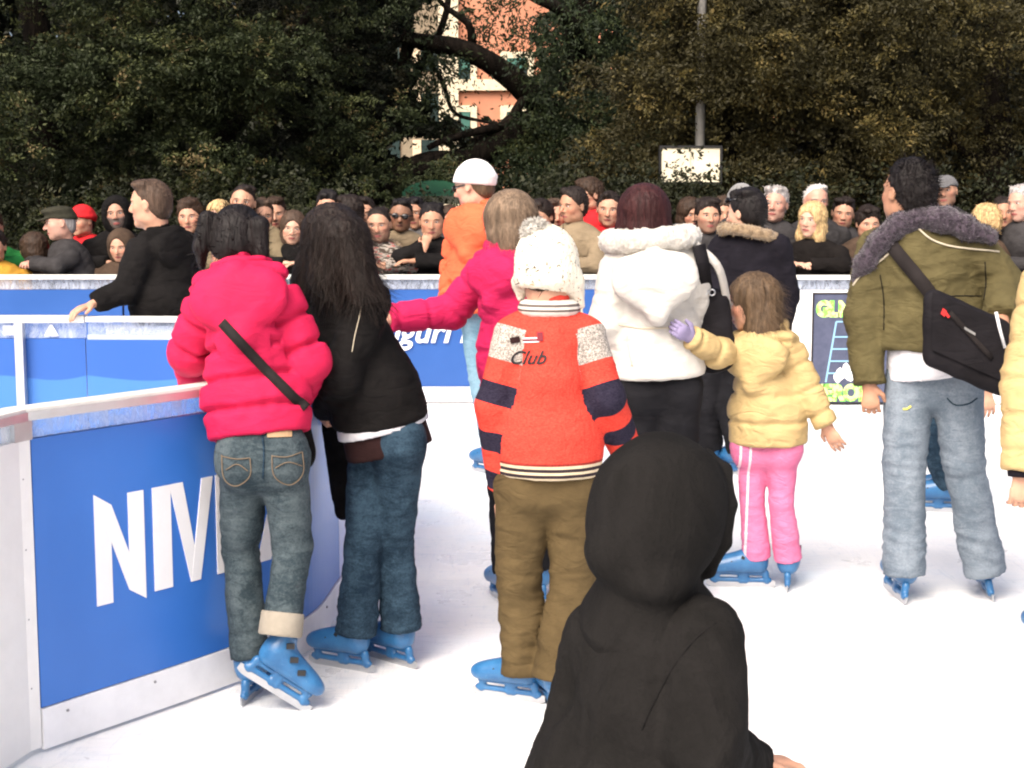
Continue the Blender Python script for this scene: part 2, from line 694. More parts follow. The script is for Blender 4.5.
def skate(parent, base, p, R, scale=1.0, tone='skate_blue'):
    """a rental skate: boot with frame, blade and buckles as its pieces; p = middle of the blade edge"""
    if 'sk_me' not in M:
        M['sk_me'] = (mesh_data('skate_boot', *_sk[0], M['skate_blue']), mesh_data('skate_frame', *_sk[1], M['skate_blue']),
                      mesh_data('skate_blade', *_sk[2], M['steel'], False), mesh_data('skate_buckle', *_sk[3], M['blackplastic'], False))
    Mx = Matrix.Identity(4)
    for i in range(3):
        for j in range(3):
            Mx[i][j] = R[i, j] * scale
        Mx[i][3] = p[i] - base[i]
    b = link('skate', M['sk_me'][0], parent)
    b.matrix_local = Mx
    for nm, me in zip(('blade_holder', 'blade', 'buckle'), M['sk_me'][1:]):
        link(nm, me, b)
    return b


def skf(p, R, scale, x, y, z):
    return p + R @ (V3(x, y, z) * scale)


# sphere for eyes
def sphere(c, r, R=None, seg=12, rings=8):
    R = np.eye(3) if R is None else R
    V, F = [], []
    for i in range(rings + 1):
        th = math.pi * i / rings
        for j in range(seg):
            ph = 2 * math.pi * j / seg
            V.append((math.sin(th) * math.cos(ph), math.cos(th), math.sin(th) * math.sin(ph)))
    for i in range(rings):
        for j in range(seg):
            j2 = (j + 1) % seg
            F.append((i * seg + j, i * seg + j2, (i + 1) * seg + j2, (i + 1) * seg + j))
    V = np.array(V) * np.array(r)
    return V @ R.T + np.array(c), np.array(F)
# ------------------------------------------------------------------ people
BVH = {}


def face_hole(H, hs, y=.46, r=(.27, .36, .43), z=-.17, k=.012):
    c, R = H
    return ell(c + R @ (V3(0, y, z) * hs), V3(*r) * hs, R, k, op='sub')


def hair_prims(style, H, hs, rng, hatted=False):
    c, R = H

    def L(x, y, z):
        return c + R @ (V3(x, y, z) * hs)

    def E(p, r, k=.015):
        return ell(L(*p), V3(*r) * hs, R, k)
    fwd_dn = R @ unit(V3(0, .75, -.66))
    P = []
    if style in ('short', 'crop', 'thin', 'volume', 'quiff', 'curly'):
        g = {'short': .045, 'crop': .022, 'thin': .012, 'volume': .085, 'quiff': .035, 'curly': .10}[style]
        P += [E((0, -.05, .11), (.325 + g * .45, .40 + g * .6, .375 + g)), E((0, -.17, -.06), (.27 + g * .5, .26 + g * .5, .31))]
        if style == 'quiff':
            P.append(E((0, .2, .36), (.24, .2, .11)))
        for _ in range(0 if hatted else 4):
            P.append(E((rng.uniform(-.2, .2), rng.uniform(-.2, .25), .38 + g * .6), (rng.uniform(.1, .18), rng.uniform(.1, .2), .10)))
        off = {'thin': -.16, 'crop': -.07, 'volume': .0, 'curly': .02}.get(style, -.05)
        P.append(plane(L(0, .12 + off, 0), R @ unit(V3(rng.uniform(-.12, .12), .80, -.60)), .03))
        P.append(plane(L(0, 0, -.36), R @ V3(0, 0, -1), .02))
        for s in (-1, 1):
            P.append(ell(L(s * .36, .0, -.06), V3(.07, .1, .14) * hs, R, .01, op='sub'))
    elif style == 'bob':
        P += [E((0, -.05, .11), (.40, .46, .42)), E((0, -.10, -.16), (.43, .40, .36)), E((0, -.12, -.34), (.40, .34, .20)),
              face_hole(H, hs, .44, (.24, .34, .42), -.15), plane(L(0, 0, -.50), R @ V3(0, .1, -1), .02)]
    elif style == 'wavy':
        P += [E((0, -.04, .12), (.39, .44, .41)), E((0, -.08, -.2), (.42, .34, .38)), E((.28, .02, -.45), (.16, .17, .25)),
              E((-.28, .02, -.45), (.16, .17, .25)), E((0, -.2, -.45), (.3, .2, .3)), face_hole(H, hs, .44, (.25, .36, .40), -.13)]
    elif style == 'long':
        P += [E((0, -.05, .11), (.38, .45, .42)), E((0, -.12, -.25), (.40, .36, .5)), E((.27, -.02, -.6), (.16, .17, .42)),
              E((-.27, -.02, -.6), (.16, .17, .42)), E((0, -.25, -.6), (.33, .18, .5)), face_hole(H, hs, .44, (.25, .36, .45), -.15)]
    elif style == 'pony':
        P += [E((0, -.05, .11), (.35, .43, .40)), E((0, -.16, -.10), (.29, .29, .32)), plane(L(0, .10, 0), fwd_dn, .02)]
    return P


def hat_prims(style, H, hs):
    c, R = H

    def L(x, y, z):
        return c + R @ (V3(x, y, z) * hs)
    up = R @ V3(0, 0, 1)
    if style == 'beanie':
        return [ell(L(0, -.05, .12), V3(.385, .455, .44) * hs, R, .01), ell(L(0, -.05, .14), V3(.40, .47, .13) * hs, R, .02),
                plane(L(0, 0, .06), R @ unit(V3(0, .25, -1)), .012)]
    if style in ('cap', 'flatcap'):
        z = .36 if style == 'cap' else .32
        P = [ell(L(0, -.05, .14), V3(.375, .45, z) * hs, R, .01), plane(L(0, 0, .13), R @ unit(V3(0, .1, -1)), .01)]
        if style == 'flatcap':
            P.append(ell(L(0, .05, .36), V3(.38, .44, .14) * hs, R, .03))
        P.append(ell(L(0, .42, .155), V3(.24, .23, .035) * hs, rot_about(R, -10), .01))
        return P
    if style == 'hood':
        return [ell(L(0, -.08, .08), V3(.44, .50, .50) * hs, R, .02), ell(L(0, -.12, -.22), V3(.42, .44, .42) * hs, R, .04),
                face_hole(H, hs, .52, (.29, .42, .46), -.08, .03)]
    if style == 'santa':
        return [ell(L(0, -.05, .16), V3(.38, .44, .38) * hs, R, .01), cap(L(0, -.05, .4), L(.25, -.15, .62), .25 * hs, .1 * hs, k=.03),
                cap(L(.25, -.15, .62), L(.45, -.1, .35), .1 * hs, .05 * hs, k=.02), plane(L(0, 0, .12), -up, .01)]


def rot_about(R, deg):
    return R @ rot(0, deg)


def fur_tufts(V, Nn, count, ln, rng, w=.006):
    """little locks of fur standing on a surface"""
    i = rng.integers(0, len(V), count)
    p, n = V[i], Nn[i]
    d = n + rng.normal(size=n.shape) * .7
    d /= np.linalg.norm(d, axis=1)[:, None]
    s = np.cross(d, rng.normal(size=n.shape))
    s /= np.linalg.norm(s, axis=1)[:, None]
    l = ln * rng.uniform(.5, 1.2, (count, 1))
    q = np.stack([p - s * w, p + s * w, p + d * l + s * w * .15, p + d * l - s * w * .15], 1).reshape(-1, 3)
    return q, np.arange(len(q)).reshape(-1, 4)


def build_person(J, S, label, group=None, seed=0):
    """J world joints: head neck sa sb ea eb wa wb ha hb ka kb aa ab   (a = left in the picture, b = right)"""
    rng = np.random.default_rng(seed + 100)
    away = S.get('away', True)
    pel = (J['ha'] + J['hb']) / 2
    u = unit(J['neck'] - pel)
    r = unit(J['sb'] - J['sa']) * (1 if away else -1)
    f = unit(np.cross(u, r))
    r = np.cross(f, u)
    Rt = np.stack([r, f, u], 1)
    hs = S.get('hs', .245)
    base = np.array([pel[0], pel[1], 0.0])
    H = (J['head'], S['R'])
    b = S.get('b', 1.0)
    h = S.get('h', .009)
    hf = S.get('hf', .007)
    cw = np.linalg.norm(J['sb'] - J['sa']) / 2
    hw = S.get('hw', cw * .92)
    sh = (J['sa'] + J['sb']) / 2
    loc = tuple(base)
    out = {}

    def LT(x, y, z, o=None):
        return (J['neck'] if o is None else o) + Rt @ V3(x, y, z)
    # ---- skin: one mesh
    sk = []
    Vh, Fh = sdf_mesh(head_prims(H[0], H[1], hs, J['neck'] - u * .05, S.get('nr', .056), tuple(rng.uniform(-1, 1, 4))), hf, .02)
    sk.append((Vh, Fh))
    q = .62
    tp = [cap(J['sa'], J['sb'], .05, .05, k=.03), cap(sh - u * .1, pel + u * .04, cw * .75, hw * .62, n=f, q=q, k=.04),
          cap(J['neck'] - u * .08, J['neck'], .055, .05, k=.04), cap(J['ha'] * .8 + J['hb'] * .2, J['hb'] * .8 + J['ha'] * .2, .055, k=.03)]
    for s in 'ab':
        tp += [cap(J['s' + s], J['e' + s], .042, .036), cap(J['e' + s], J['w' + s], .036, .024),
               cap(J['h' + s], J['k' + s], .050, .040), cap(J['k' + s], J['a' + s], .038, .034)]
    sk.append(sdf_mesh(tp, .02, .02))
    for s in 'ab':
        hd = S.get('hand' + s, {})
        if hd is None:
            continue
        wdir = hd.get('d')
        if wdir is None:
            wdir = unit(J['w' + s] - J['e' + s])
        sk.append(sdf_mesh(hand_prims(J['w' + s] - wdir * .0, V3(*wdir), V3(*hd.get('n', f)), hd.get('l', .18), hd.get('curl', .5),
                                      hd.get('side', 1 if s == 'a' else -1), hd.get('spread', .1)), S.get('hh', .0055), .004))
    V, F = quads(sk)
    hp = ((V - H[0]) @ H[1]) / hs
    far = np.linalg.norm(hp, axis=1) > 1.6
    hp[far] = (0, -1, -2)
    hp[len(Vh):] = (0, -1, -2)
    me = mesh_data('person', V - base, F, M[S['skin']])
    attr(me, 'hp', hp, 'FLOAT_VECTOR')
    root = link('person', me, None, loc)
    tag(root, label, 'person', group)
    out['root'] = root
    out['base'] = base
    out['H'] = H
    out['Rt'] = Rt

    def part(name, V, F, mat, key=None, at=True):
        m = mesh_data(name, V - base, F, mat)
        o = link(name, m, root)
        if key:
            BVH[id(root), key] = (BVHTree.FromPolygons(V.tolist(), F.tolist()))
        return o
    # ---- eyes
    if S.get('eyes', True) and H[1][1, 1] < .75:
        for s in (-1, 1):
            c = H[0] + H[1] @ (V3(s * .128, .312, .035) * hs)
            Ve, Fe = sphere(c, V3(.048, .034, .024) * hs, H[1])
            lx = (Ve - c) @ H[1] / hs
            fc = lx[Fe].mean(1)
            iris = (fc[:, 1] > .015) & (np.abs(fc[:, 0] - S.get('gaze', 0) * .02) < .022)
            mm = mesh_data('eye', Ve - base, Fe, [M['eyewhite'], M['iris']], True, iris.astype(int))
            link('eye', mm, root)
    if S.get('glasses'):
        g = []
        for s in (-1, 1):
            g.append(sphere(H[0] + H[1] @ (V3(s * .14, .37 + S.get('gl_y', 0), .03 + S.get('gl_z', 0)) * hs), V3(.11, .025, .075) * hs, H[1]))
            g.append(tube([H[0] + H[1] @ (V3(s * .24, .34 + S.get('gl_y', 0), .05 + S.get('gl_z', 0)) * hs), H[0] + H[1] @ (V3(s * .35, .0, .04 + S.get('gl_z', 0)) * hs)], .004, 6))
        g.append(tube([H[0] + H[1] @ (V3(s * .05, .41 + S.get('gl_y', 0), .05 + S.get('gl_z', 0)) * hs) for s in (-1, 1)], .004, 6))
        part('sunglasses', *quads(g), M['lens'])
    # ---- hair
    if S.get('hair'):
        P = hair_prims(S['hair'][0] if not (S.get('hat') and S['hair'][0] in ('short', 'crop')) else 'thin', H, hs, rng, bool(S.get('hat')))
        if 'hair_x' in S:
            P = P + S['hair_x'](H, hs)
        V, F = sdf_mesh(P, S.get('hfh', hf * 1.1), .015)
        amp = {'curly': .014, 'crop': .003, 'thin': .002}.get(S['hair'][0], S.get('hamp', .006))
        sc = S.get('hsc', (42, 42, 9)) if S['hair'][0] != 'curly' else (45, 45, 45)
        V = fold(amp, sc, seed * 1.7)(V, vnormals(V, F))
        if not S.get('hat') and S.get('locks') is not None or not S.get('hat') and S['hair'][0] in ('short', 'volume', 'quiff', 'bob', 'wavy', 'long', 'curly'):
            Nn = vnormals(V, F)
            k = S.get('locks', 500)
            i = rng.integers(0, len(V), k)
            d = Nn[i] * .35 + rng.normal(size=(k, 3)) * .25 + V3(0, 0, -.9 if S['hair'][0] in ('bob', 'wavy', 'long') else -.1) - H[1][:, 1] * .4
            d /= np.linalg.norm(d, axis=1)[:, None]
            ln = S.get('lockl', .03) * rng.uniform(.5, 1.3, (k, 1))
            sd = np.cross(d, Nn[i]); sd /= np.linalg.norm(sd, axis=1)[:, None] + 1e-6
            p0 = V[i] - Nn[i] * .002
            w = S.get('lockw', .0035)
            q_ = np.stack([p0 - sd * w, p0 + sd * w, p0 + d * ln + sd * w * .2, p0 + d * ln - sd * w * .2], 1).reshape(-1, 3)
            V, F = quads([(V, F), (q_, np.arange(len(q_)).reshape(-1, 4))])
        part('hair', V, F, M[S['hair'][1]])
    if S.get('hat'):
        V, F = sdf_mesh(hat_prims(S['hat'][0], H, hs), hf, .01)
        V = fold(.003, (22, 22, 22), seed)(V, vnormals(V, F))
        part({'beanie': 'beanie', 'cap': 'peaked_cap', 'flatcap': 'flat_cap', 'hood': 'hood', 'santa': 'santa_hat'}[S['hat'][0]], V, F, M[S['hat'][1]])
    if S.get('hat') and S['hat'][0] == 'santa':
        LL = lambda x, y, z: H[0] + H[1] @ (V3(x, y, z) * hs)
        P = [ell(LL(.45, -.1, .33), V3(.10, .10, .10) * hs)]
        for i in range(12):
            a0, a1 = i * .5236, (i + 1) * .5236
            P.append(cap(LL(math.cos(a0) * .37, math.sin(a0) * .43 - .05, .17), LL(math.cos(a1) * .37, math.sin(a1) * .43 - .05, .17), .05 * hs, k=.006))
        V, F = sdf_mesh(P, hf, .006)
        part('hat_trim', V, F, M['whitefur'])
    # ---- trousers
    T = S.get('tr')
    if T:
        tb = T.get('b', 1.0)
        P = [cap(J['ha'] * .85 + J['hb'] * .15, J['hb'] * .85 + J['ha'] * .15, T.get('hr', .098) * tb, n=f, q=.92, k=.05),
             cap(pel, pel + u * T.get('waist', .12), hw * .92, hw * .84, n=f, q=.68, k=.04, cut=True)]
        for s in 'ab':
            kk = J['k' + s]
            an = J.get('hem' + s, J['a' + s])
            fl = T.get('flare', (.066, .060, .060))
            back = -f * T.get('butt', .018)
            P += [ell(J['h' + s] + back - u * .03, V3(.085, .08, .095) * tb, Rt, .04),
                  cap(J['h' + s], kk, T.get('th', .086) * tb, fl[0] * tb, k=.018, bulge=.004),
                  cap(kk, an, fl[1] * tb, fl[2] * tb, k=.012, cut=True)]
        V, F = sdf_mesh(P, h, .025)
        Nn = vnormals(V, F)
        V = fold(T.get('fold', .010), T.get('fs', (6, 6, 10)), seed * 3.3, True, 1.4)(V, Nn)
        kz = np.exp(-((V[:, 2] - J['ka'][2]) / .12) ** 2) + np.exp(-((V[:, 2] - J['aa'][2] - .05) / .10) ** 2) * 1.2
        V = V + vnormals(V, F) * (0.0065 * T.get('crease', 1) * kz * (.3 - np.abs(perlin((V + .03 * perlin(V * 5)[:, None]) * np.array([6, 6, 24]) + seed)) * 1.5))[:, None]
        part(T.get('name', 'trousers'), V, F, M[T['m']], 'tr')
    # ---- jacket
    K = S['jk']
    jb = K.get('b', 1.0)
    hem = K.get('hem', -.06)
    hp_ = pel + u * hem
    qq = K.get('q', .62)
    qt = K.get('quilt')
    Q = None
    bot = pel + u * min(hem, 0) - u * .06
    P = [cap(sh - u * .08, sh * .35 + pel * .65, cw * .92 * jb, K.get('wst', hw * .95) * jb, n=f, q=qq, k=.05, quilt=Q),
         cap(sh * .35 + pel * .65, bot, K.get('wst', hw * .95) * jb, K.get('hemr', hw * 1.05) * jb, n=f, q=qq * 1.03, k=.05, quilt=Q),
         cap(J['sa'] * .8 + J['sb'] * .2, J['sb'] * .8 + J['sa'] * .2, .068 * jb * K.get('shr', 1), k=.05),
         cap(sh - u * .03, J['neck'] + u * .005, .085, .062, k=.05),
         cap(sh - u * .12 - f * .035, sh - u * .02 - f * .03, .10 * jb, .06, k=.05)]
    P += K.get('x', lambda *a: [])(J, Rt, H)
    P.append(plane(hp_ + Rt @ V3(0, 0, 0), -u + Rt @ V3(K.get('slx', 0), K.get('sly', 0), 0), .012))
    ar = K.get('ar', (.064, .056, .054, .045))
    for s in 'ab':
        al = np.linalg.norm(J['e' + s] - J['s' + s])
        Qa = None
        P += [cap(J['s' + s], J['e' + s], ar[0] * jb, ar[1] * jb, k=.028, quilt=Qa),
              cap(J['e' + s], J['w' + s] - unit(J['w' + s] - J['e' + s]) * K.get('short', .0), ar[2] * jb, ar[3] * jb, k=.02, cut=True, quilt=Qa)]
    if K.get('stand'):
        z = K['stand']
        for i in range(10):
            a0, a1 = i * math.pi / 5, (i + 1) * math.pi / 5
            P.append(cap(LT(math.cos(a0) * .068, math.sin(a0) * .064, .02), LT(math.cos(a1) * .068, math.sin(a1) * .064, .02), .018 * z, k=.012))
    if K.get('hood'):
        z = K['hood']
        hy = K.get('hy', 0)
        P += [ell(LT(0, -.115 * z + hy, -.095 * z), V3(.135, .045, .09) * z, Rt, .010),
              cap(LT(-.085 * z, -.09 * z + hy, -.075), LT(0, -.130 * z + hy, -.205 * z), .042 * z, .028 * z, k=.03),
              cap(LT(.085 * z, -.09 * z + hy, -.075), LT(0, -.130 * z + hy, -.205 * z), .042 * z, .028 * z, k=.03),
              cap(LT(-.105 * z, -.02, -.03), LT(-.05 * z, .07, -.05), .030 * z, .026 * z, k=.008),
              cap(LT(.105 * z, -.02, -.03), LT(.05 * z, .07, -.05), .030 * z, .026 * z, k=.008),
              cap(LT(-.105 * z, -.04, -.03), LT(0, -.105 * z, -.02), .032 * z, .030 * z, k=.008),
              cap(LT(.105 * z, -.04, -.03), LT(0, -.105 * z, -.02), .032 * z, .030 * z, k=.008)]
    if K.get('collar'):
        z = K['collar']
        for i in range(8):
            a0, a1 = i * math.pi / 4, (i + 1) * math.pi / 4
            P.append(cap(LT(math.cos(a0) * .075, math.sin(a0) * .07, .02 * z), LT(math.cos(a1) * .075, math.sin(a1) * .07, .02 * z), .024 * z, k=.01))
    V, F = sdf_mesh(P, h, .022)
    V = fold(K.get('fold', .009), K.get('fs', (8, 8, 11)), seed * 2.1, True, 1.0)(V, vnormals(V, F))
    if K.get('drape'):
        V = fold(K['drape'], (8, 8, 2.6), seed * 1.3, True, 1.5)(V, vnormals(V, F))
    V = fold(K.get('fold', .009) * .4, (19, 19, 26), seed * 5.1)(V, vnormals(V, F))
    if K.get('attrs') or qt:
        best = np.full(len(V), 9.0)
        tt = np.full(len(V), -1.0)
        for s in 'ab':
            A, E_, W_ = J['s' + s], J['e' + s], J['w' + s]
            L1 = np.linalg.norm(E_ - A)
            for p0, p1, t0 in ((A, E_, 0), (E_, W_, L1)):
                d_ = p1 - p0
                L_ = np.linalg.norm(d_)
                t = ((V - p0) @ d_) / L_ ** 2
                dd = np.linalg.norm(V - p0 - np.clip(t, 0, 1)[:, None] * d_, axis=1)
                m = (dd < best) & (dd < K.get('armd', .085) * jb)
                tt = np.where(m, t0 + (np.clip(t, -9, 1) if t0 == 0 else np.clip(t, 0, 9)) * L_, tt)
                best = np.where(m, dd, best)
        ht_ = (V - hp_) @ u
        if qt:
            # quilted seams: the padding is drawn in along each stitch line
            am, sp_ = qt
            c_ = np.where(tt > .02, tt + .03, ht_ + .012 * perlin(V * 6))
            if K.get('hood'):
                bk = ((V - J['neck']) @ Rt[:, 1] < -.10) & (ht_ > (J['neck'] - hp_) @ u - .30 * K['hood']) & (np.abs((V - J['neck']) @ r) < .16) & (tt < 0)
                c_ = np.where(bk, sp_ * .5, c_)
            fr = np.abs(((c_ / sp_) % 1.0) - .5) * 2
            dz = (1 - fr) * sp_ * .5
            dsp = am * (-1.25 * np.exp(-(dz / .010) ** 2) + .45)
            Nn = vnormals(V, F)
            pk = perlin(V * np.array([22, 22, 9]) + 3) * np.exp(-(dz / .03) ** 2) * am * .9
            V = V + Nn * (dsp + pk)[:, None]
    jo = part(K.get('name', 'jacket'), V, F, M[K['m']], 'jk')
    if K.get('attrs'):
        attr(jo.data, 'arm', tt)
        attr(jo.data, 'ht', ht_)
        attr(jo.data, 'lx', (V - hp_) @ r)
    if S.get('fur'):
        fz = S['fur']
        P = []
        n = 14
        for i in range(n):
            a0, a1 = 2 * math.pi * i / n, 2 * math.pi * (i + 1) / n
            rr, ro = fz.get('r', (.14, .11)), fz.get('t', .04)
            zz = lambda a: fz.get('z', .02) + fz.get('tilt', -.03) * math.sin(a)
            P.append(cap(LT(math.cos(a0) * rr[0], math.sin(a0) * rr[1] - .02, zz(a0)), LT(math.cos(a1) * rr[0], math.sin(a1) * rr[1] - .02, zz(a1)), ro, k=.01))
        V, F = sdf_mesh(P, min(h, .009), .01)
        V = fold(fz.get('amp', .010), (30, 30, 30), seed)(V, vnormals(V, F))
        tf = fur_tufts(V, vnormals(V, F), fz.get('n', 1500), fz.get('l', .022), rng, .003)
        part('fur_collar', *quads([(V, F), tf]), M[fz['m']])
    for x in S.get('extra', []):
        nm, prims, mat, kw = x(J, Rt, H)
        V, F = sdf_mesh(prims, kw.get('h', h), kw.get('k', .015))
        if kw.get('fold'):
            V = fold(kw['fold'], kw.get('fs', (10, 10, 10)), seed)(V, vnormals(V, F))
        if kw.get('tufts'):
            tf = fur_tufts(V, vnormals(V, F), kw['tufts'], kw.get('tl', .02), rng, .003)
            V, F = quads([(V, F), tf])
        part(nm, V, F, M[mat], nm)
    # ---- feet
    for s in 'ab':
        ft = S.get('f' + s)
        if ft:
            skate(root, base, ft['p'], ft['R'], ft.get('s', 1.0))
    if S.get('shoes'):
        P = []
        for s in 'ab':
            a = J['a' + s]
            P += [cap(V3(a[0], a[1], .05), V3(a[0], a[1], .05) + f * .15, .045, .04, k=.02), cap(V3(a[0], a[1], .05), a, .045, .045)]
        P.append(plane((0, 0, .004), (0, 0, -1), .004))
        V, F = sdf_mesh(P, .014, .02)
        part('shoes', V, F, M['blackplastic'])
    return out


def skater(spec, label, group=None, seed=0):
    """joints given as (px, py, dy): seen position and offset in metres behind the figure's own distance"""
    S = dict(spec)
    Y = S['Y']
    J = {}
    for k, v in S['J'].items():
        J[k] = W(v[0], v[1], Y + v[2])
    for s in 'ab':
        ft = S.get('f' + s)
        if ft:
            R = rot(ft.get('yaw', 0), ft.get('pitch', 0), ft.get('roll', 0)) if 'R' not in ft else ft['R']
            if 'w' in ft:
                p = W(*ft['w'][:2], Y + ft['w'][2])
            else:
                p = G(*ft['g'])
            sc = ft.get('s', 1.0)
            S['f' + s] = dict(p=p, R=R, s=sc)
            J['a' + s] = skf(p, R, sc, 0, -.075, .17)
            if 'hem' + s not in J:
                J['hem' + s] = skf(p, R, sc, 0, -.07, S.get('hemz', .15))
    S['R'] = rot(*S['head'])
    return build_person(J, S, label, group, seed)


def spectator(px, py, Y, yaw, S, label, seed, pose='rail', group='spectators standing behind the rink boards', head=None, lean=None):
    S = dict(S)
    S['away'] = True
    S['hs'] = S.get('hs', .265) * 1.06
    hs = S['hs']
    S['shoes'] = True
    S.setdefault('h', .013)
    S.setdefault('hf', .0085)
    S.setdefault('hh', .0075)
    S.setdefault('locks', 260)
    S.setdefault('lockl', .022)
    S.setdefault('lockw', .004)
    S.setdefault('hamp', .011)
    S.setdefault('hsc', (34, 34, 22))
    hd = W(px, py, Y)
    ht = hd[2] + .12
    R = rot(yaw)
    r, f = R[:, 0], R[:, 1]
    lean = (.06 if pose == 'rail' else .02) if lean is None else lean
    k = ht / 1.75
    k = max(k, .6)
    up = V3(0, 0, 1)

    def A(x, y, z):
        return V3(hd[0], hd[1], 0) + r * x + f * y + up * z
    J = dict(head=hd, neck=A(0, -.045, hd[2] - .205 * (hs / .265)))
    nz = J['neck'][2]
    sw = (S.get('sw', .20) + .02) * (.85 + .15 * k)
    J['sa'], J['sb'] = A(-sw, -.05, nz - .05), A(sw, -.05, nz - .05)
    hz = .53 * ht
    J['ha'], J['hb'] = A(-.09, -.06 - lean * 2, hz), A(.09, -.06 - lean * 2, hz)
    J['ka'], J['kb'] = A(-.10, -.04 - lean, hz * .53), A(.10, -.04 - lean, hz * .53)
    J['aa'], J['ab'] = A(-.11, -.06 - lean * .5, .09), A(.11, -.06 - lean * .5, .09)
    if pose == 'rail':
        ez = max(1.06, nz - .34)
        J['ea'], J['eb'] = A(-sw - .07, .06, ez), A(sw + .07, .06, ez)
        J['wa'], J['wb'] = A(-.07, .22, 1.07), A(.06, .24, 1.075)
        S.setdefault('handa', dict(d=unit(r * .8 + f * .3), n=-up, curl=.35, side=-1))
        S.setdefault('handb', dict(d=unit(-r * .8 + f * .3), n=-up, curl=.35, side=1))
    elif pose == 'down':
        J['ea'], J['eb'] = A(-sw - .06, -.08, nz - .33), A(sw + .06, -.08, nz - .33)
        J['wa'], J['wb'] = A(-sw - .04, .02, nz - .58), A(sw + .04, .02, nz - .58)
    elif pose == 'chin':
        J['ea'], J['eb'] = A(-sw - .05, .12, 1.10), A(sw + .02, .14, 1.12)
        J['wa'], J['wb'] = A(.10, .24, 1.10), A(.03, .21, hd[2] - .20)
        S['handb'] = dict(d=unit(V3(0, 0, 1) + r * -.25 - f * .2), n=-f, curl=.9, side=1)
        S.setdefault('handa', dict(d=unit(r * .8 + f * .3), n=-up, curl=.35, side=-1))
    hd_ = head or (0, 0, 0)
    rg = random.Random(seed)
    S['R'] = rot(yaw + hd_[0] + rg.uniform(-9, 9), hd_[1] + rg.uniform(-12, 2), hd_[2] + rg.uniform(-6, 6))
    S.setdefault('tr', dict(m=['jeans_dark', 'trouser_black', 'trouser_brown'][seed % 3]))
    if 'jk' not in S:
        S['jk'] = dict(m='coat_black')
    S['jk'] = dict(S['jk'])
    S['jk'].setdefault('hem', -.04)
    S['jk'].setdefault('b', 1.22)
    S['jk'].setdefault('q', .72)
    S['jk'].setdefault('collar', 1.2)
    if seed % 2 == 0 or seed % 5 == 0:
        cm = ['tshirt', 'grey_cloth', 'navy', 'red_cloth', 'light_hood'][seed % 5 if seed % 2 else (seed // 2) % 5]
        S['extra'] = S.get('extra', []) + [lambda J, Rt, H: ('shirt_front', [ell(J['neck'] + Rt @ V3(0, .075, -.03), V3(.055, .05, .10), Rt, .01), cap(J['neck'] + Rt @ V3(-.05, .03, .0), J['neck'] + Rt @ V3(.05, .03, .0), .035, k=.01)], cm, dict(h=.011))]
    return build_person(J, S, label, group, seed)
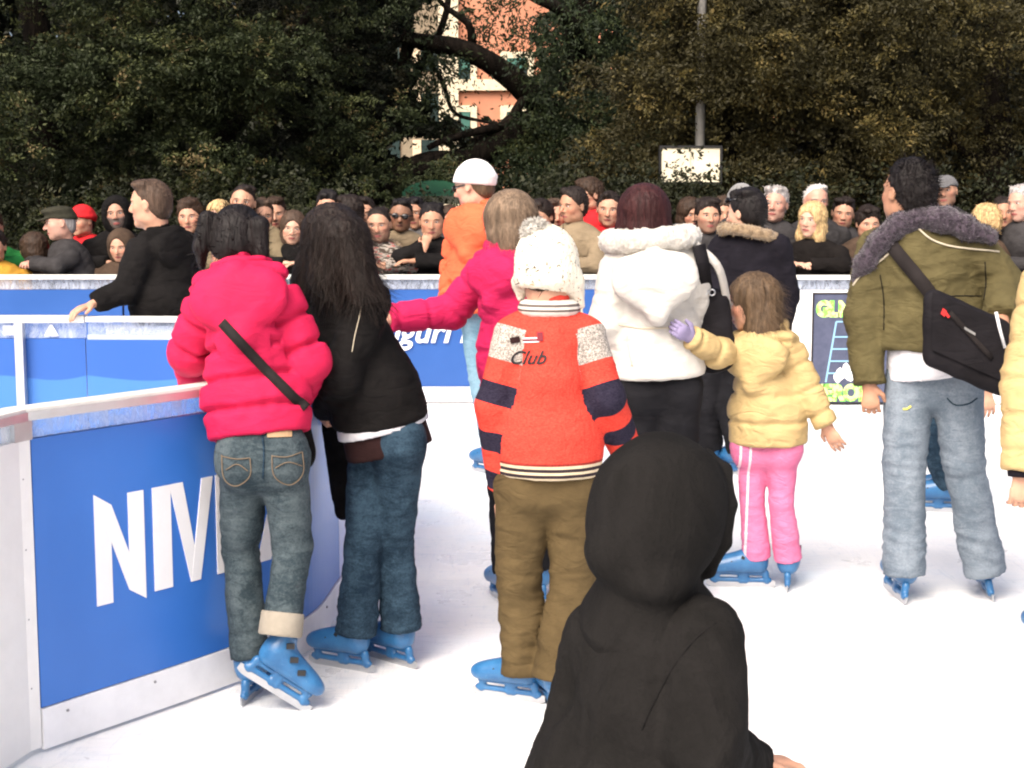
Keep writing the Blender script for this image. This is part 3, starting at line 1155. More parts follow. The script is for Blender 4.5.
# ------------------------------------------------------------------ materials
def mats():
    M['skin'] = skinmat('skin_light', (.50, .275, .185))
    M['skin_pale'] = skinmat('skin_pale', (.56, .335, .24), brow=(.12, .08, .05))
    M['skin_tan'] = skinmat('skin_tan', (.41, .215, .135))
    M['skin_dark'] = skinmat('skin_dark', (.23, .12, .075), lip=(.16, .06, .05))
    M['skin_stubble'] = skinmat('skin_stubble', (.45, .245, .16), beard=(.10, .075, .06), bl=.55)
    M['skin_beard'] = skinmat('skin_beard', (.40, .22, .15), beard=(.09, .085, .08), bl=.9)
    M['skin_old'] = skinmat('skin_old', (.50, .27, .20), beard=(.34, .26, .22), bl=.35, brow=(.25, .22, .2))
    M['eyewhite'] = plain('eye_white', (.55, .52, .5), .2, .5, var=0)
    M['iris'] = plain('iris', (.03, .018, .012), .1, .6, var=0)
    M['lens'] = plain('dark_lens', (.012, .012, .014), .08, .7, var=0)
    for n, c in dict(hair_black=(.008, .006, .006), hair_dark=(.014, .009, .007), hair_brown=(.035, .02, .012), hair_red=(.035, .010, .010),
                     hair_ash=(.15, .105, .07), hair_blond=(.42, .29, .14), hair_grey=(.30, .28, .27), hair_white=(.48, .46, .44),
                     hair_light=(.085, .055, .032), hair_mid=(.06, .038, .026)).items():
        M[n] = hairmat(n, c)
    M['pink'] = cloth('pink_quilted_nylon', (.50, .014, .066), .12, .008, rough=.75, spec=.15)
    M['magenta'] = cloth('magenta_nylon', (.46, .016, .080), .07, .014, rough=.8, spec=.12)
    M['orange'] = cloth('orange_nylon', (.68, .125, .055), .08, .014, rough=.75)
    M['white_coat'] = cloth('white_coat_cloth', (.56, .54, .50), .05, .012, rough=.8)
    M['cream'] = cloth('yellow_cream_nylon', (.47, .345, .165), .09, .016, rough=.6)
    M['olive'] = cloth('olive_canvas', (.088, .074, .034), .20, .016)
    M['coat_black'] = cloth('black_cloth', (.0075, .0068, .0068), .35, .014)
    M['black_wool'] = cloth('black_wool', (.009, .0075, .007), .3, .012, fine=180)
    M['charcoal'] = cloth('charcoal_cloth', (.036, .034, .035), .3, .010)
    M['brown_coat'] = cloth('dark_brown_cloth', (.060, .040, .028), .3, .010)
    M['maroon_knit'] = cloth('dark_brown_knit', (.022, .010, .010), .2, .008)
    M['grey_coat'] = cloth('grey_wool_coat', (.105, .10, .098), .2, .012)
    M['tan_coat'] = cloth('tan_coat', (.20, .14, .085), .15, .012)
    M['khaki'] = cloth('khaki_cloth', (.20, .155, .10), .16, .016)
    M['beige_olive'] = cloth('beige_olive_cloth', (.15, .12, .075), .2, .016)
    M['navy'] = cloth('dark_navy_cloth', (.010, .009, .013), .3, .010)
    M['red_cloth'] = cloth('red_cloth', (.50, .02, .025), .15, .010)
    M['grey_cloth'] = cloth('grey_cloth', (.22, .22, .22), .2, .010)
    M['tshirt'] = cloth('white_tshirt', (.62, .62, .66), .03, .012)
    M['light_hood'] = cloth('light_beige_cloth', (.36, .31, .23), .15, .014)
    M['green_cloth'] = cloth('green_cloth', (.02, .16, .04), .15, .014)
    M['yellow_cloth'] = cloth('mustard_cloth', (.50, .27, .04), .15, .014)
    M['cap_dark'] = cloth('dark_olive_tweed', (.035, .034, .024), .25, .004)
    M['cap_grey'] = cloth('grey_cap_cloth', (.13, .13, .135), .2, .004)
    M['cap_black'] = cloth('black_cap_cloth', (.012, .011, .012), .2, .004)
    M['white_knit'] = cloth('white_knit', (.78, .76, .74), .03, .004)
    M['fabric_child'] = cloth('black_softshell', (.0160, .0152, .0146), .22, .010, fine=320, spec=.06)
    m = Mat('black_fleece', .95, .06)
    n = m.noise(m.coord(), 120, 3, .8)
    n2 = m.noise(m.coord((1, 1, .5)), 9, 4, .6, .8)
    m.color(m.mix((n * .35 + n2 * .65).smooth(.35, .65), (.0095, .009, .0085), (.0145, .0135, .013)))
    a = m.bump(n2, .016, .9)
    m.bump(n, .0028, .9, a)
    M['fabric_child'] = m.m
    M['jeans_dark'] = denim('dark_denim', (.008, .020, .036), (.040, .076, .112))
    M['jeans_green'] = denim('grey_green_denim', (.022, .036, .045), (.085, .110, .120))
    M['jeans_grey'] = denim('washed_grey_denim', (.12, .155, .195), (.22, .262, .31))
    M['jeans_light'] = denim('light_denim', (.14, .27, .36), (.25, .40, .50))
    M['trouser_black'] = cloth('black_trousers', (.010, .010, .012), .3, .010)
    M['trouser_brown'] = cloth('brown_trousers', (.05, .035, .02), .25, .012)
    M['khaki_trs'] = cloth('olive_brown_corduroy', (.085, .060, .028), .2, .014)
    M['pinktr'] = Mat('pink_trousers_striped', .8, .2)
    m = M['pinktr']
    sx = m.fac('sx')
    n = m.noise(m.coord(), 9, 4)
    c = m.mix(n.smooth(.3, .7), (.60, .15, .29), (.69, .20, .36))
    c = m.mix((sx.abs() - .018).abs().lt(.0045), c, (.82, .62, .68))
    m.color(c)
    m.bump(m.noise(m.coord((1, 1, 2)), 14, 4, .6, 1), .012)
    M['pinktr'] = m.m
    M['whitefur'] = furmat('white_fur', (.55, .52, .46), (.74, .72, .67))
    M['beigefur'] = furmat('beige_fur', (.22, .15, .085), (.38, .28, .17))
    M['greyfur'] = furmat('purple_grey_fur', (.014, .009, .016), (.085, .064, .088))
    M['brownfur'] = furmat('light_brown_fur', (.16, .11, .06), (.34, .26, .17))
    m = Mat('skate_blue_plastic', .32, .5)
    n = m.noise(m.coord(), 14, 4)
    sc = m.noise(m.coord((1, 1, 3)), 55, 5, .8)
    m.color(m.mix(sc.smooth(.60, .70) * .6, m.mix(n.smooth(.3, .7), (.018, .10, .25), (.035, .15, .33)), (.20, .30, .40)))
    m.bump(m.noise(m.coord(), 60, 3), .001)
    M['skate_blue'] = m.m
    M['steel'] = plain('steel', (.55, .56, .58), .3, .5, 1.0)
    M['blackplastic'] = plain('black_plastic', (.015, .015, .016), .4)
    M['bagblack'] = cloth('black_bag_nylon', (.011, .010, .012), .25, .008, fine=420, rough=.7)
    M['strap'] = cloth('black_webbing', (.020, .017, .017), .2, .002)
    M['red_logo'] = plain('red_print', (.55, .02, .02), .5, var=.02)
    M['white_print'] = plain('white_print', (.80, .80, .82), .5, var=.02)
    M['black_print'] = plain('black_thread', (.012, .010, .012), .8, var=.02)
    M['leather'] = plain('tan_leather', (.33, .22, .12), .7)
    M['piping'] = plain('pale_piping', (.45, .40, .30), .7)
    # striped sweater
    m = Mat('striped_sweater_knit', .95, .1)
    a, t, lx = m.fac('arm'), m.fac('ht'), m.fac('lx')
    kn = m.noise(m.coord((1, 1, 3)), 120, 3)
    red = m.mix(kn.smooth(.3, .7), (.58, .045, .030), (.74, .075, .052))
    navy = m.mix(kn.smooth(.3, .7), (.014, .012, .024), (.03, .026, .045))
    grey = m.mix(m.noise(m.coord(), 190, 3, .8).smooth(.42, .58), (.20, .18, .16), (.52, .47, .42))
    onarm = a.gt(.03)
    st = ((a - .085) / .135).mod(1.0).gt(.52) * a.gt(.12)
    c = m.mix(st * onarm, red, navy)
    c = m.mix(a.gt(-.02) * a.lt(.085) * t.gt(.3), c, grey)
    hemz = t.lt(.052) * (onarm * -1 + 1)
    c = m.mix(hemz, c, (.60, .50, .35))
    c = m.mix(hemz * (t - .012).abs().lt(.005), c, (.035, .025, .03))
    c = m.mix(hemz * (t - .030).abs().lt(.005), c, (.035, .025, .03))
    c = m.mix(hemz * (t - .048).abs().lt(.004), c, (.25, .03, .025))
    m.color(c)
    wv = m.noise(m.coord((1, 1, .25)), 230, 2)
    b0 = m.bump(m.noise(m.coord(), 14, 4, .6, 1), .012)
    m.bump(wv, .003, 1, b0)
    M['sweater'] = m.m
    m = Mat('knit_collar', .95, .1)
    z = m.fac('cz')
    c = m.mix((z - .011).abs().lt(.004), (.62, .58, .52), (.12, .10, .09))
    c = m.mix((z + .004).abs().lt(.0035), c, (.12, .10, .09))
    m.color(c)
    M['knit_collar'] = m.m
    m = Mat('speckled_knit', .95, .1)
    n = m.noise(m.coord(), 75, 2, .5)
    n2 = m.noise(m.coord(), 61, 2, .5)
    c = m.mix(n.gt(.655), (.74, .70, .58), (.25, .24, .20))
    c = m.mix(n2.gt(.66), c, (.55, .36, .22))
    m.color(c)
    m.bump(m.noise(m.coord((1, 1, .6)), 110, 3), .006)
    M['speckled'] = m.m
    m = Mat('print_jacket', .85, .2)
    n = m.noise(m.coord((1, 1, 3)), 16, 2)
    c = m.mix(n.smooth(.45, .5), (.06, .045, .035), (.33, .30, .26))
    c = m.mix(n.gt(.60), c, (.38, .07, .06))
    m.color(c)
    M['patterned'] = m.m


# ------------------------------------------------------------------ rink boards
def path_frame(P):
    d = np.gradient(P, axis=0)
    d /= np.linalg.norm(d, axis=1)[:, None]
    nn = np.stack([d[:, 1], -d[:, 0]], 1)      # to the right of travel
    s = np.concatenate([[0], np.cumsum(np.linalg.norm(np.diff(P, axis=0), axis=1))])
    return d, nn, s


def strip(P, o0, o1, z0, z1):
    """solid strip along a plan path, between side offsets o0..o1 and heights z0..z1"""
    d, nn, s = path_frame(P)
    n = len(P)
    V = []
    for i in range(n):
        for o, z in ((o0, z0), (o1, z0), (o1, z1), (o0, z1)):
            q = P[i] + nn[i] * o
            V.append((q[0], q[1], z))
    F = []
    for i in range(n - 1):
        for k in range(4):
            k2 = (k + 1) % 4
            F.append((i * 4 + k, (i + 1) * 4 + k, (i + 1) * 4 + k2, i * 4 + k2))
    F.append((0, 1, 2, 3))
    e = (n - 1) * 4
    F.append((e, e + 3, e + 2, e + 1))
    return np.array(V), np.array(F)


def resample(P, st=.04):
    P = np.array(P, float)
    s = np.concatenate([[0], np.cumsum(np.linalg.norm(np.diff(P, axis=0), axis=1))])
    m = max(2, int(s[-1] / st) + 1)
    t = np.linspace(0, s[-1], m)
    return np.stack([np.interp(t, s, P[:, 0]), np.interp(t, s, P[:, 1])], 1)


def subpath(P, s0, s1):
    d, nn, s = path_frame(P)
    m = max(2, int((s1 - s0) / .04) + 1)
    t = np.linspace(s0, s1, m)
    return np.stack([np.interp(t, s, P[:, 0]), np.interp(t, s, P[:, 1])], 1)


def setting():
    # ---- ice and ground
    m = Mat('rink_ice', .28, .35)
    co = m.coord()
    n1 = m.noise(co, .9, 5, .6)
    n2 = m.noise(co, 5, 5, .7, .6)
    n3 = m.noise(m.coord((1, 7, 1), rotz=.5), 5, 6, .75, 1.4)
    n4 = m.noise(m.coord((7, 1, 1), rotz=.25), 4, 6, .75, 1.4)
    c = m.mix(n1.smooth(.45, .7), (.86, .86, .855), (.78, .85, .90))
    c = m.mix(n2.smooth(.5, .75) * .4, c, (.89, .86, .87))
    c = m.mix((n3.smooth(.52, .72) + n4.smooth(.55, .72)) * .7, c, (.60, .66, .72))
    for sc_, rz, th in ((.8, .3, .0035), (1.1, -.8, .0030), (.6, 1.3, .0028), (1.6, 2.1, .004)):
        q = m.noise(m.coord((1, 5.0, 1), rotz=rz), sc_ * 1.6, 1, .3, .0)
        c = m.mix((q - .5).abs().lt(th) * n2.smooth(.40, .65) * .32, c, (.52, .58, .64))
    m.color(c)
    a = m.bump(n3, .008, .6)
    a = m.bump(n4, .008, .6, a)
    m.bump(m.noise(co, 45, 4, .7), .0015, .5, a)
    rn = m.noise(co, 3, 4).smooth(.3, .7, .25, .6)
    m.nt.links.new(rn.s, m.b.inputs['Roughness'])
    V = np.array([(-40, -10, 0), (14, -10, 0), (14, 11.62, 0), (-40, 11.62, 0)], float)
    tag(link('ice', mesh_data('ice', V, [(0, 1, 2, 3)], m.m)), kind='structure')
    m = Mat('park_ground', .95, .2)
    n = m.noise(m.coord(), 3, 6, .7)
    m.color(m.mix(n.smooth(.35, .65), (.05, .045, .035), (.10, .09, .07)))
    m.bump(m.noise(m.coord(), 30, 4), .02)
    V = np.array([(-400, -200, -.02), (400, -200, -.02), (400, 600, -.02), (-400, 600, -.02)], float)
    tag(link('ground', mesh_data('ground', V, [(0, 1, 2, 3)], m.m)), kind='structure')

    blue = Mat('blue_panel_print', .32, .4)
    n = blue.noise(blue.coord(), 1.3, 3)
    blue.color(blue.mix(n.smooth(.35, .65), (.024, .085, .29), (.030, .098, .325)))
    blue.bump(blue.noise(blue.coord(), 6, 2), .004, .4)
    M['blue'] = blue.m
    b2 = Mat('light_blue_panel_print', .35, .4)
    z = N(b2.nt, b2.nt.nodes.new('ShaderNodeSeparateXYZ').outputs[2])
    b2.nt.links.new(b2.coord(), z.s.node.inputs[0])
    x = N(b2.nt, z.s.node.outputs[0])
    wv = b2.noise(b2.coord((1, 0, 0)), 1.1, 1, .4)
    b2.color(b2.mix((z - .52 - wv * .34).smooth(0, .01), (.045, .165, .48), (.022, .095, .36)))
    M['blue2'] = b2.m
    M['kick'] = plain('white_kick_plate', (.76, .77, .80), .4, .4, var=.05)
    M['lav'] = plain('lavender_glare_panel', (.45, .52, .78), .35, .4, var=.05)  # glare on the blue board, painted as a paler base colour
    M['wpanel'] = plain('white_panel', (.80, .80, .79), .4, .4, var=.03)
    M['rail'] = plain('white_rail', (.70, .70, .66), .35, .4, var=.10)
    M['alu'] = plain('brushed_aluminium', (.55, .56, .57), .35, .5, .7)
    M['screw'] = plain('screw_steel', (.3, .3, .32), .4, .5, .5)
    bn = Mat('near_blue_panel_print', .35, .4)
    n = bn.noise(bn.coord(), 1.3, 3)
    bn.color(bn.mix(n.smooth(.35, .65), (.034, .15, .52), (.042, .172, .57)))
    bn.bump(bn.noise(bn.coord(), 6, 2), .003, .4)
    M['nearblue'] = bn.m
    g = Mat('scuffed_plexiglass', .15, .5)
    g.nt.nodes.remove(g.b)
    out = [n for n in g.nt.nodes if n.type == 'OUTPUT_MATERIAL'][0]
    gl = g.nt.nodes.new('ShaderNodeBsdfPrincipled')
    gl.inputs['Base Color'].default_value = (.62, .68, .80, 1)
    gl.inputs['Roughness'].default_value = .3
    tr = g.nt.nodes.new('ShaderNodeBsdfTransparent')
    tr.inputs[0].default_value = (.90, .93, .96, 1)
    mx = g.nt.nodes.new('ShaderNodeMixShader')
    nz = g.noise(g.coord((1, 1, .35)), 22, 5, .75, 1).smooth(.4, .7, .22, .62)
    g.nt.links.new(nz.s, mx.inputs[0])
    g.nt.links.new(tr.outputs[0], mx.inputs[1])
    g.nt.links.new(gl.outputs[0], mx.inputs[2])
    g.nt.links.new(mx.outputs[0], out.inputs[0])
    M['plexi'] = g.m

    # ---- near barrier: rounded end of the boards
    pts = [(-1.62, 2.2), (-1.56, 3.2)]
    for px, s in ((0, 372), (40, 360), (205, 322), (300, 296)):
        Y = FPX / s
        pts.append(((px - 512) * Y / FPX, Y))
    pts += [(-.66, 5.62), (-.60, 6.15), (-.66, 6.72), (-.95, 7.17), (-1.5, 7.39), (-2.1, 7.43)]
    P1 = spline(np.array(pts), 260)[:, :2] if False else None
    Pn = spline([(x, y, 0) for x, y in pts], 300)[:, :2]
    Pn = resample(Pn)
    d, nn, s = path_frame(Pn)

    def s_at(px):
        xs = 512 + Pn[:, 0] / (Pn[:, 1] * math.cos(PITCH) + (CAMZ - .55) * math.sin(PITCH)) * FPX
        k = int(np.argmax(Pn[:, 1] > 5.75))
        return float(np.interp(px, xs[10:k], s[10:k]))
    s0, s1 = s_at(36), s_at(338)
    root = empty('rink_barrier', (Pn[60][0], Pn[60][1], 0), 'rounded rink board with big blue lettered panel the pink jacket girl leans on', 'barrier', 'rink boards')

    def pl(name, vf, mat, sm=False):
        V, F = vf
        o = link(name, mesh_data(name, V - np.array(root.location), F, mat, sm), root)
        return o
    end = s[-1]
    pl('white_panel', strip(subpath(Pn, 0, s0 - .004), -.03, 0, .02, .908), M['wpanel'])
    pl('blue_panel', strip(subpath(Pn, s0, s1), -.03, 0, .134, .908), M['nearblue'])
    pl('glare_panel', strip(subpath(Pn, s1 + .004, end), -.03, 0, .134, .908), M['lav'])  # blue board carries on here; its bright glare is put into the colour
    pl('kick_plate', strip(subpath(Pn, s0, end), -.03, .006, .012, .131), M['kick'])
    pl('glass_strip', strip(subpath(Pn, 0, end), -.022, -.014, .91, .972), M['plexi'])
    pl('rail', strip(Pn, -.055, .022, .974, .998), M['rail'])
    pl('rail_edge', strip(Pn, .0235, .030, .966, .990), M['alu'])
    sm_ = s[int(np.argmax(Pn[:, 1] > 6.2))]
    pl('inner_sheet', strip(subpath(Pn, 0, sm_), -.052, -.034, .02, .905), M['wpanel'])
    pl('inner_sheet', strip(subpath(Pn, sm_, end), -.052, -.034, .02, .885), M['blue2'])
    cs = []
    for sx in (s0 - .03, s0 + 1.2, s0 + 2.4):
        q = subpath(Pn, sx, sx + .01)[0]
        i = np.argmin(np.abs(s - sx))
        R = np.stack([np.append(d[i], 0), np.append(nn[i], 0), V3(0, 0, 1)], 1)
        pl('rail_block', box((q[0] - nn[i][0] * .018, q[1] - nn[i][1] * .018, .936), (.07, .05, .058), R), M['alu'])
    sc = []
    for zz in (.105, .118):
        for sx in np.arange(s0 + .08, end - .2, .32):
            i = np.argmin(np.abs(s - sx))
            q = Pn[i] + nn[i] * .0075
            if zz < .11:
                sc.append(sphere((q[0], q[1], zz), (.005, .005, .005), None, 6, 4))
    for zz in (.2, .4, .6, .8):
        i = np.argmin(np.abs(s - (s0 - .02)))
        q = Pn[i] + nn[i] * .001
        sc.append(sphere((q[0], q[1], zz), (.004, .004, .004), None, 6, 4))
    for q in sc:
        pl('screw', q, M['screw'])
    # lettering NIVEA, real letters 3 mm proud of the curved panel
    z0, z1 = .385, .705
    hgt = z1 - z0

    def place(polys, px0, px1, name='letter'):
        """polys: convex quads in 0..1 x 0..1"""
        a, b = s_at(px0), s_at(px1)
        V, F = [], []
        for ip, pq in enumerate(polys):
            pq = np.array(pq, float)
            m_ = 10
            for i in range(m_):
                for (t0, t1) in ((i / m_, (i + 1) / m_),):
                    c0 = pq[0] + (pq[3] - pq[0]) * t0
                    c1 = pq[1] + (pq[2] - pq[1]) * t0
                    c2 = pq[1] + (pq[2] - pq[1]) * t1
                    c3 = pq[0] + (pq[3] - pq[0]) * t1
                    o = len(V)
                    for off in (.0005, .0032 + ip * .0005):
                        for cc in (c0, c1, c2, c3):
                            sx = a + (b - a) * cc[0]
                            q = np.array([np.interp(sx, s, Pn[:, 0]), np.interp(sx, s, Pn[:, 1])])
                            n_ = np.array([np.interp(sx, s, nn[:, 0]), np.interp(sx, s, nn[:, 1])])
                            q = q + n_ * off
                            V.append((q[0], q[1], z0 + hgt * cc[1]))
                    F += [(o, o + 1, o + 2, o + 3), (o + 4, o + 5, o + 6, o + 7)]
                    for k in range(4):
                        F.append((o + k, o + (k + 1) % 4, o + 4 + (k + 1) % 4, o + 4 + k))
        pl(name, (np.array(V), np.array(F)), M['white_print'])
    place([[(0, 0), (.32, 0), (.32, .92), (0, 1.04)], [(.0, 1.04), (.34, .92), (1.0, -.04), (.66, .08)], [(.68, .08), (1, -.04), (1, 1), (.68, 1)]], 95, 144)
    place([[(0, 0), (1, 0), (1, 1), (0, 1)]], 153, 171)
    place([[(.0, 1), (.30, 1), (.66, 0.0), (.44, 0.0)], [(.44, 0.0), (.66, 0.0), (1, 1.0), (.74, 1.0)]], 170, 213)
    place([[(0, 0), (.42, 0), (.42, 1), (0, 1)], [(.42, 0), (1, 0), (1, .2), (.42, .2)], [(.42, .4), (.92, .4), (.92, .6), (.42, .6)],
           [(.42, .8), (1, .8), (1, 1), (.42, 1)]], 216, 254)
    place([[(0, 0), (.25, 0), (.62, 1), (.40, 1)], [(.75, 0), (1, 0), (.62, 1), (.40, 1)], [(.25, .2), (.75, .2), (.68, .38), (.32, .38)]], 256, 302)

    # ---- barrier across (seen over the near rail)
    def straight(x0, x1, Y, label, panel, kick=True, slope=0.0, posts=(), name='rink_barrier', strip_m='plexi', Y1=None):
        Y1 = Y if Y1 is None else Y1
        P = resample([(x0, Y), (x1, Y1)], .5)
        rt = empty(name, ((x0 + x1) / 2, (Y + Y1) / 2, 0), label, 'barrier', 'rink boards')

        def p(nm, vf, mat):
            return link(nm, mesh_data(nm, vf[0] - np.array(rt.location), vf[1], mat, False), rt)
        dd = np.array([x1 - x0, Y1 - Y]) / math.hypot(x1 - x0, Y1 - Y)
        L = math.hypot(x1 - x0, Y1 - Y)
        k = 0
        pos = 0
        while pos < L - .05:
            a, b = pos, min(pos + 2.0, L)
            p('panel', strip(np.array([np.array([x0, Y]) + dd * (a + .003), np.array([x0, Y]) + dd * (b - .003)]), -.03, 0, .134, .885), M[panel])
            pos += 2.0
        p('kick_plate', strip(P, -.03, .006, .012, .131), M['kick'])
        p('glass_strip', strip(P, -.022, -.014, .888, .965), M[strip_m])
        p('rail', strip(P, -.05, .025, .967, 1.0), M['rail'])
        for xx in posts:
            q = np.array([x0, Y]) + dd * (xx - x0)
            p('post', box((q[0], q[1] - .012, .55), (.045, .05, .83)), M['alu'])
        return rt, p
    Yb = 11.54
    xl = lambda px: (px - 512) * Yb / FPX
    rt, p = straight(-1.9 - 10, -2.12, 7.43, 'two tone blue board under the hand of the youth in the black jacket', 'blue2')
    for px in (20, -330):
        x = (px - 512) * 7.43 / FPX
        p('post', box((x, 7.43 - .03, .5), (.04, .045, .93)), M['alu'])
    # stickers on the clear strip
    def st(px0, px1, z0, z1, tri=False):
        xs = [(q - 512) * 7.43 / FPX for q in (px0, px1)]
        y = 7.43 - .0045
        if tri:
            v = [(xs[0], y, z0), (xs[1], y, z0), ((xs[0] + xs[1]) / 2 + .005, y, z1), ((xs[0] + xs[1]) / 2 - .005, y, z1)]
        else:
            v = [(xs[0], y, z0), (xs[1], y, z0), (xs[1], y, z1), (xs[0], y, z1)]
        v += [(a, y + .003, c) for a, b, c in v]
        f = [(0, 1, 2, 3), (7, 6, 5, 4), (0, 4, 5, 1), (1, 5, 6, 2), (2, 6, 7, 3), (3, 7, 4, 0)]
        p('sticker', (np.array(v), np.array(f)), M['white_print'])
    st(2, 17, .905, .95)
    st(43, 57, .900, .955, True)
    st(105, 128, .89, .955)
    st(129, 172, .885, .95)
    # ---- back boards
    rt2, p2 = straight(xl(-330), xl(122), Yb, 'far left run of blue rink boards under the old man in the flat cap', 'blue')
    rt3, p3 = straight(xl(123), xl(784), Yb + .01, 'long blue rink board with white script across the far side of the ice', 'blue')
    rt4, p4 = straight(xl(786), xl(1500), Yb - .06, 'white rink board with the dark ladder poster on it', 'wpanel', strip_m='plexi')
    v, f = text_tris('auguri i', .30, .28, .006)
    w_ = v[:, 0].max()
    sc_ = (xl(470) - xl(368)) / w_
    v = v * sc_
    o = link('lettering', mesh_data('lettering', np.stack([v[:, 0] + xl(368), v[:, 1] * 0 + Yb - .006, v[:, 1] + .48], 1) - np.array(rt3.location), f, M['white_print'], False), rt3)
    # poster
    yb = Yb - .066
    X0, X1 = xl(811), xl(891)
    Z = lambda py: CAMZ + (200 - py) * yb / FPX
    m = Mat('slate_poster', .7, .2)
    n = m.noise(m.coord(), 6, 5, .7)
    m.color(m.mix(n.smooth(.3, .7), (.055, .065, .11), (.085, .095, .15)))
    edge = M['black_print']
    pv, pf = box(((X0 + X1) / 2, yb - .002, (Z(292) + Z(404)) / 2), (X1 - X0, .006, Z(292) - Z(404)))
    po = link('poster', mesh_data('poster', pv - np.array(rt4.location), pf, m.m, False), rt4)
    rl = np.array(rt4.location)
    bz = []
    for (a, b, c, d_) in ((X0, X1, Z(292), Z(293.6)), (X0, X1, Z(402.5), Z(404)), (X0, X0 + .012, Z(292), Z(404)), (X1 - .012, X1, Z(292), Z(404))):
        bz.append(box(((a + b) / 2, yb - .007, (c + d_) / 2), (abs(b - a), .004, abs(c - d_))))
    o = link('poster_frame', mesh_data('frame', quads(bz)[0] - rl, quads(bz)[1], edge, False), po)
    gm = Mat('green_chalk', .8, .1)
    n = gm.noise(gm.coord(), 25, 2)
    gm.color(gm.mix(n.smooth(.45, .55), (.62, .75, .30), (.22, .68, .10)))
    lm = Mat('chalk_blue', .8, .1)
    lm.color((.25, .45, .62))

    def txt(s_, px, py, size, mat, sx=1.0):
        v, f = text_tris(s_, size, 0, .012)
        v = v * np.array([sx, 1, 1])
        o = link('lettering', mesh_data('lettering', np.stack([v[:, 0] + xl(px), v[:, 1] * 0 + yb - .0075, v[:, 1] + Z(py)], 1) - rl, f, mat, False), po)
    txt('GLNO', 815, 315, .155, gm.m, .88)
    txt('VERON', 812.5, 400, .165, gm.m, .86)
    lad = []
    A0, A1 = (835, 321), (826, 382)
    B0, B1 = (845, 321), (868, 382)

    def bar(p, q, w=.013):
        a = V3(xl(p[0]), yb - .0085, Z(p[1])); b = V3(xl(q[0]), yb - .0085, Z(q[1]))
        d_ = unit(b - a); L = np.linalg.norm(b - a)
        R = np.stack([d_, V3(0, 1, 0), np.cross(d_, V3(0, 1, 0))], 1)
        lad.append(box((a + b) / 2, (L, .002, w), R))
    bar(A0, A1); bar(B0, B1)
    for i, t in enumerate((.0, .25, .45, .65, .85)):
        bar((A0[0] + (A1[0] - A0[0]) * t, A0[1] + (A1[1] - A0[1]) * t + .01 * i), (B0[0] + (B1[0] - B0[0]) * t, B0[1] + (B1[1] - B0[1]) * t + .01 * i), .011)
    for i, (v_, f_) in enumerate(lad):
        v_[:, 1] += .0004 * i * -1
    o = link('ladder_drawing', mesh_data('ladder', quads(lad)[0] - rl, quads(lad)[1], lm.m, False), po)
    bl = []
    for i, (px, py, w, h_) in enumerate(((840, 374, 12, 12), (846, 368, 9, 10), (851, 376, 14, 9), (838, 379, 8, 7))):
        pts_ = [(px + w / 2 * math.cos(a) * (1 + .25 * math.sin(3 * a + i)), py + h_ / 2 * math.sin(a) * (1 + .2 * math.cos(4 * a))) for a in np.linspace(0, 2 * math.pi, 13)[:-1]]
        cx, cy = px, py
        v_ = [(xl(cx), yb - .011 - .0003 * i, Z(cy))] + [(xl(a), yb - .011 - .0003 * i, Z(b)) for a, b in pts_]
        f_ = [(0, k, k % 12 + 1, 0) for k in range(1, 13)]
        bl.append((np.array(v_), np.array([(0, k, k % 12 + 1) for k in range(1, 13)])))
    V, F, o_ = [], [], 0
    for a, b in bl:
        V.append(a); F.append(b + o_); o_ += len(a)
    link('white_figure_print', mesh_data('figure_print', np.concatenate(V) - rl, np.concatenate(F), M['white_print'], False), po)


# ------------------------------------------------------------------ trees
def leafmat(name, a, b, c):
    m = Mat(name, .65, .25)
    t = m.nt.nodes.new('ShaderNodeAttribute')
    t.attribute_name = 'tint'
    f = N(m.nt, t.outputs['Fac'])
    col = m.mix(f.smooth(.30, .95), a, b)
    col = m.mix(f.smooth(.86, 1.0), col, c)
    m.color(col)
    return m.m


def sprays(cent, dirs, L, K, size, droop, rng, flat=.5, aspect=2.2):
    """needle/leaf tufts scattered along short twigs; returns quads and a tint per leaf"""
    n = len(cent)
    t = rng.uniform(0, 1, (n, K))
    p = cent[:, None, :] + dirs[:, None, :] * (t * L[:, None])[:, :, None]
    p[:, :, 2] -= droop * (t * L[:, None]) ** 2
    jit = rng.normal(size=(n, K, 3)) * np.array([1, 1, flat]) * (L[:, None, None] * .22)
    p = (p + jit).reshape(-1, 3)
    m = len(p)
    d = np.repeat(dirs, K, 0) + rng.normal(size=(m, 3)) * .8
    d[:, 2] -= .25
    d /= np.linalg.norm(d, axis=1)[:, None]
    s = np.cross(d, rng.normal(size=(m, 3)))
    s /= np.linalg.norm(s, axis=1)[:, None]
    l = size * rng.uniform(.55, 1.4, (m, 1))
    w = l / aspect * .5
    q = np.stack([p - s * w * .35, p + d * l * .45 - s * w, p + d * l, p + d * l * .5 + s * w], 1)
    tint = np.clip(np.repeat(rng.uniform(0, 1, n), K) * .55 + rng.uniform(0, .45, m), 0, 1)
    return q.reshape(-1, 3), tint


